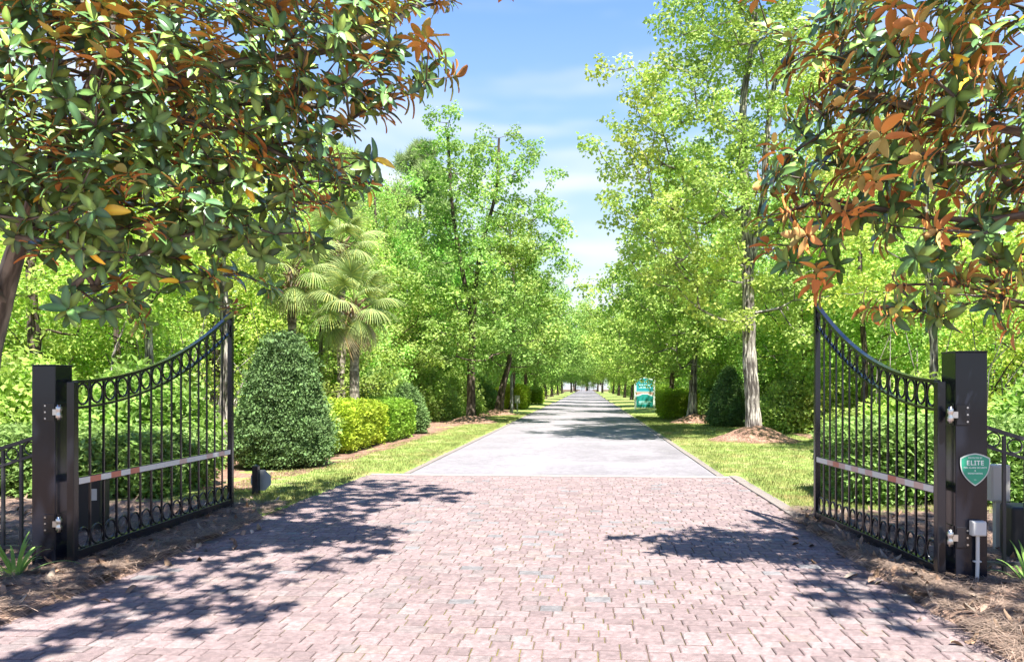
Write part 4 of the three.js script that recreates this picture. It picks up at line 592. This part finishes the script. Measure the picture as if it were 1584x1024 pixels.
// strap-leaved plants in front of the pillars
function lily(label, x, z, n, len, seed) {
  const R = rng(seed), t = thing('strap_leaf_plant', label, 'plant', [x, 0.03, z], 0, 'strap-leaved plants by the pillars');
  for (let k = 0; k < n; k++) {
    const b = new Builder(), q = R() * 6.28, el = 0.6 + 0.8 * R(), L = len * (0.7 + 0.5 * R()); let p = V(Math.cos(q) * 0.02, 0, Math.sin(q) * 0.02), d = V(Math.cos(q) * Math.cos(el), Math.sin(el), Math.sin(q) * Math.cos(el)), s = V(-Math.sin(q), 0, Math.cos(q)), last = null; const c = 0.8 + 0.5 * R();
    for (let i = 0; i <= 8; i++) { const u = i / 8, w = 0.013 * Math.sin(Math.PI * (0.25 + 0.72 * u)) + 0.001, nn = s.clone().cross(d), A = b.v(p.clone().addScaledVector(s, w), nn, 0, 0, [c, c, c]); b.v(p.clone().addScaledVector(nn, -0.004), nn, 0, 0, [c, c, c]); b.v(p.clone().addScaledVector(s, -w), nn, 0, 0, [c, c, c]); if (last !== null) b.i.push(last, A, last + 1, last + 1, A, A + 1, last + 1, A + 1, last + 2, last + 2, A + 1, A + 2); last = A; d.y -= 0.05 + 0.22 * u; d.normalize(); p = p.clone().addScaledVector(d, L / 8); }
    part(k ? 'leaf_' + String(k).padStart(3, '0') : 'leaf', b.geo(), F.blade, t);
  }
}
lily('bright green strap-leaved plant in the left corner by the pillar', -4.66, -5.75, 24, 0.42, 901);
lily('bright green strap-leaved plant in the right corner below the fence', 3.42, -6.0, 16, 0.36, 902);
// sign board by the road
{
  const g = thing('estate_sign', 'teal double-panel notice board with white frame right of the road', 'sign', [3.95, 0, -51.5], -0.06), wh = std({ name: 'white_sign_frame', color: col(0.55, 0.6, 0.55), roughness: 0.6 });
  const panel = (w, h) => { const s = new THREE.Shape(); s.moveTo(-w / 2, 0); s.lineTo(w / 2, 0); s.lineTo(w / 2, h - 0.12); s.lineTo(w / 2 - 0.08, h - 0.12); s.quadraticCurveTo(w / 4, h - 0.1, w / 6, h); s.lineTo(-w / 6, h); s.quadraticCurveTo(-w / 4, h - 0.1, -w / 2 + 0.08, h - 0.12); s.lineTo(-w / 2, h - 0.12); s.closePath(); return s; };
  const ext = { depth: 0.05, bevelEnabled: true, bevelSize: 0.008, bevelThickness: 0.008, bevelSegments: 1 };
  const face = (w, h, lines, c0) => { const s = new THREE.ShapeGeometry(panel(w, h), 8), p = s.attributes.position; for (let k = 0; k < p.count; k++) s.attributes.uv.setXY(k, p.getX(k) / w + 0.5, p.getY(k) / h); return [s, std({ roughness: 0.55, map: canvas(256, 224, (c, W, H) => { c.fillStyle = c0; c.fillRect(0, 0, W, H); c.fillStyle = '#b9dcd6'; for (const [y, hh, a, b] of lines) for (let x = a; x < b; x += 13) c.fillRect(x, y, 10, hh); }) })]; };
  for (const [k, y, c0, lines] of [[0, 1.22, '#1f8f97', [[62, 12, 98, 158], [104, 20, 44, 212], [148, 20, 40, 216]]], [1, 0.12, '#15877f', [[118, 18, 34, 222], [152, 12, 34, 200]]]]) {
    part(k ? 'lower_panel' : 'upper_panel', new THREE.ExtrudeGeometry(panel(1.28, 1.0), ext), wh, g, [0, y, 0]); const [s, m] = face(1.14, 0.9, lines, c0); part(k ? 'lower_panel_face' : 'upper_panel_face', s, m, g, [0, y + 0.05, 0.0605]);
  }
  part('middle_board', new RoundedBoxGeometry(1.1, 0.16, 0.04, 1, 0.006), std({ color: col(0.45, 0.27, 0.22), roughness: 0.7 }), g, [0, 1.12, 0.02]);
  for (const s of [-1, 1]) part(s < 0 ? 'post' : 'post_001', new RoundedBoxGeometry(0.1, 2.3, 0.1, 1, 0.01), wh, g, [s * 0.66, 1.1, -0.02]);
}
{ const g = thing('utility_post', 'weathered grey wooden post beside the small white sign on the left', 'post', [-4.45, 0, -43.6]); part('post', new THREE.CylinderGeometry(0.085, 0.1, 2.3, 12), std({ color: col(0.22, 0.22, 0.21), roughness: 0.9, bumpMap: barkBump, bumpScale: 0.01 }), g, [0, 1.12, 0]); part('post_cap', new THREE.ConeGeometry(0.09, 0.06, 12), M.fence, g, [0, 2.3, 0]); }
{ const g = thing('small_sign', 'small pale sign on a stake beside the grey post', 'sign', [-4.15, 0, -44]); part('board', new RoundedBoxGeometry(0.3, 0.45, 0.03, 1, 0.006), M.offwhite, g, [0, 0.85, 0.03]); part('stake', new RoundedBoxGeometry(0.07, 0.75, 0.03, 1, 0.004), M.offwhite, g, [0, 0.33, 0]); }
// far end of the road: a pale fence with a gate between white piers
{
  for (const s of [-1, 1]) { const g = thing('entrance_pier', 'small white pier at the far end of the road, ' + (s < 0 ? 'left' : 'right') + ' side', 'pier', [-0.5 + s * 5, 0, -262]); part('shaft', new RoundedBoxGeometry(0.8, 2.0, 0.8, 1, 0.03), M.offwhite, g, [0, 0.95, 0]); part('cap', new RoundedBoxGeometry(1.0, 0.16, 1.0, 1, 0.03), M.offwhite, g, [0, 2.02, 0]); }
  const g = thing('far_gate', 'tiny dark rail gate closing the far end of the road', 'gate', [-0.5, 0, -262]); for (const y of [0.5, 1.0, 1.45]) part('rail', new THREE.BoxGeometry(9, 0.12, 0.08), M.fence, g, [0, y, 0]); for (let k = 0; k < 7; k++) part('post', new THREE.BoxGeometry(0.14, 1.6, 0.14), k % 3 ? M.fence : bootMat, g, [-4.2 + k * 1.4, 0.78, 0.02]);
}
// ---------------------------------------------------------------- small ground cover: grass blades, dry leaves, pine needles
{
  const R = rng(950), b = new Builder();
  for (let k = 0; k < 9; k++) { const q = R() * 6.28, o = V((R() - 0.5) * 0.09, 0, (R() - 0.5) * 0.09), h = 0.022 + 0.03 * R(), l = V(Math.cos(q), 0, Math.sin(q)), s = V(-l.z, 0, l.x), c = 0.7 + 0.6 * R(), cc = [c * (0.9 + 0.4 * R()), c, c * 0.9], n = V(0, 0.6, 0).add(l).normalize(), i = b.v(o.clone().addScaledVector(s, 0.003), n, 0, 0, cc); b.v(o.clone().addScaledVector(s, -0.003), n, 0, 0, cc); b.v(o.clone().addScaledVector(l, h * 0.7).add(V(0, h, 0)), n, 0, 0, cc); b.i.push(i, i + 1, i + 2); }
  const g = b.geo(), m = [], c = [];
  for (let k = 0; k < 26000; k++) {
    const left = R() < 0.3, z = -9.4 - Math.pow(R(), 1.6) * 32, x = left ? (z > -13.4 ? -3.93 : -3.37) - Math.pow(R(), 1.2) * 1.7 : (z > -13.4 ? 2.68 : 2.43) + Math.pow(R(), 1.1) * 4.6; if (left && z > -10 && x > -3.9) continue;
    m.push(mat4(V(x, 0.012 + lift(x, z) + 0.03, z), quatTo(V(0, 1, 0), R() * 6.28), 0.8 + 0.8 * R())); const v = 0.75 + 0.5 * R(), d = Math.max(0, noise2(x * 1.5 + 50, z * 1.5, 14) - 0.5) * 2; c.push(col(v * (1 + d * 0.8), v * (1 + d * 0.2), v * (1 + d)));
  }
  tag(copies('grass', g, F.turf, m, c, scene), 'short sunlit grass blades on both verges', 'grass', null, 'stuff');
  // dry magnolia leaves lying under the trees
  const dry = [[0.29, 0.19, 0.12], [0.23, 0.14, 0.085], [0.32, 0.26, 0.20], [0.19, 0.135, 0.10]].map((k, i) => { const q = magnoliaLeaf(20 + i, k, k.map((v) => v * 0.8)); const p = q.attributes.position; for (let j = 0; j < p.count; j++) p.setY(j, p.getY(j) + Math.abs(p.getZ(j)) * (0.35 + 0.2 * i) + 0.012 * Math.sin(p.getX(j) * 22 + i)); q.computeVertexNormals(); return q; });
  const sets = dry.map(() => [[], []]);
  const drop = (x, z, y) => { const k = Math.floor(R() * 4), v = 0.7 + 0.6 * R(); sets[k][0].push(mat4(V(x, y, z), new THREE.Quaternion().setFromEuler(new THREE.Euler((R() - 0.5) * 0.5, R() * 6.28, (R() - 0.5) * 0.3 + (R() < 0.5 ? Math.PI : 0), 'YXZ')), 0.55 + 0.4 * R())); sets[k][1].push(col(v, v, v)); };
  for (let k = 0; k < 420; k++) { const z = -4.4 - R() * 5.2, x = -4.05 - Math.pow(R(), 1.3) * 4; drop(x, z, bedY(x, z) + 0.055); }
  for (let k = 0; k < 950; k++) { const z = -4.4 - R() * 5, x = 2.55 + Math.pow(R(), 1.4) * 4; drop(x, z, bedY(x, z) + 0.05); }
  for (let k = 0; k < 26; k++) { const s = R() < 0.4; drop(s ? -3.9 + R() * 0.5 : 2.45 - R() * 0.35, -4.6 - R() * 4, 0.015); }
  const dg = thing('leaf_litter', 'curled tan dry leaves scattered on the mulch under both gates', 'leaves'); dg.userData.kind = 'stuff';
  sets.forEach(([mm, cc], i) => copies(i ? 'dry_leaves_' + String(i).padStart(3, '0') : 'dry_leaves', dry[i], [leafUnder, leafUnder], mm, cc, dg));
  const nb = new Builder(); for (let k = 0; k < 16; k++) { const q = R() * 6.28, o = V((R() - 0.5) * 0.16, R() * 0.02, (R() - 0.5) * 0.16), l = V(Math.cos(q), (R() - 0.5) * 0.25, Math.sin(q)).multiplyScalar(0.09), s = V(-l.z, 0, l.x).normalize().multiplyScalar(0.0016), cl = 0.6 + 0.8 * R(), cc = [cl, cl, cl]; const i = nb.v(o.clone().sub(l).add(s), V(0, 1, 0), 0, 0, cc); nb.v(o.clone().sub(l).sub(s), V(0, 1, 0), 0, 0, cc); nb.v(o.clone().add(l).sub(s), V(0, 1, 0), 0, 0, cc); nb.v(o.clone().add(l).add(s), V(0, 1, 0), 0, 0, cc); nb.i.push(i, i + 2, i + 1, i, i + 3, i + 2); }
  const nm = [], nc = []; for (let k = 0; k < 2600; k++) { const s = R() < 0.5, z = -4.2 - R() * 5.2, x = s ? -3.9 - Math.pow(R(), 1.4) * 4 : 2.45 + Math.pow(R(), 1.4) * 3.5; nm.push(mat4(V(x, bedY(x, z) + 0.06, z), quatTo(V(0, 1, 0), R() * 6.28), 0.8 + 0.5 * R())); const v = 0.6 + 0.8 * R(); nc.push(col(v, v, v)); }
  tag(copies('pine_needles', nb.geo(), std({ name: 'dry_needle', color: col(0.23, 0.165, 0.125), vertexColors: true, roughness: 0.9, side: THREE.DoubleSide }), nm, nc, scene), 'loose brown pine needles on the mulch under both gates', 'pine needles', null, 'stuff');
}
{ // pine cone by the left pillar
  const t = thing('pine_cone', 'dark pine cone on the mulch in front of the left gate', 'pine cone', [-4.0, 0.06, -5.85], 0.6), m = std({ color: col(0.10, 0.065, 0.045), roughness: 0.9 }), sc = new THREE.SphereGeometry(0.022, 6, 4).scale(1, 0.3, 1.2);
  part('core', new THREE.SphereGeometry(0.035, 10, 8).scale(1.6, 1, 1), m, t); for (let k = 0; k < 48; k++) { const u = k / 48, q = k * 2.4, r = 0.045 * Math.sin(Math.PI * (0.12 + 0.8 * u)); part(k ? 'scale_' + String(k).padStart(3, '0') : 'scale', sc, m, t, [-0.06 + 0.12 * u, Math.cos(q) * r, Math.sin(q) * r], [Math.PI / 2 - q, 0.5, 0]); }
}
console.log('all done');
renderer.render(scene, camera);
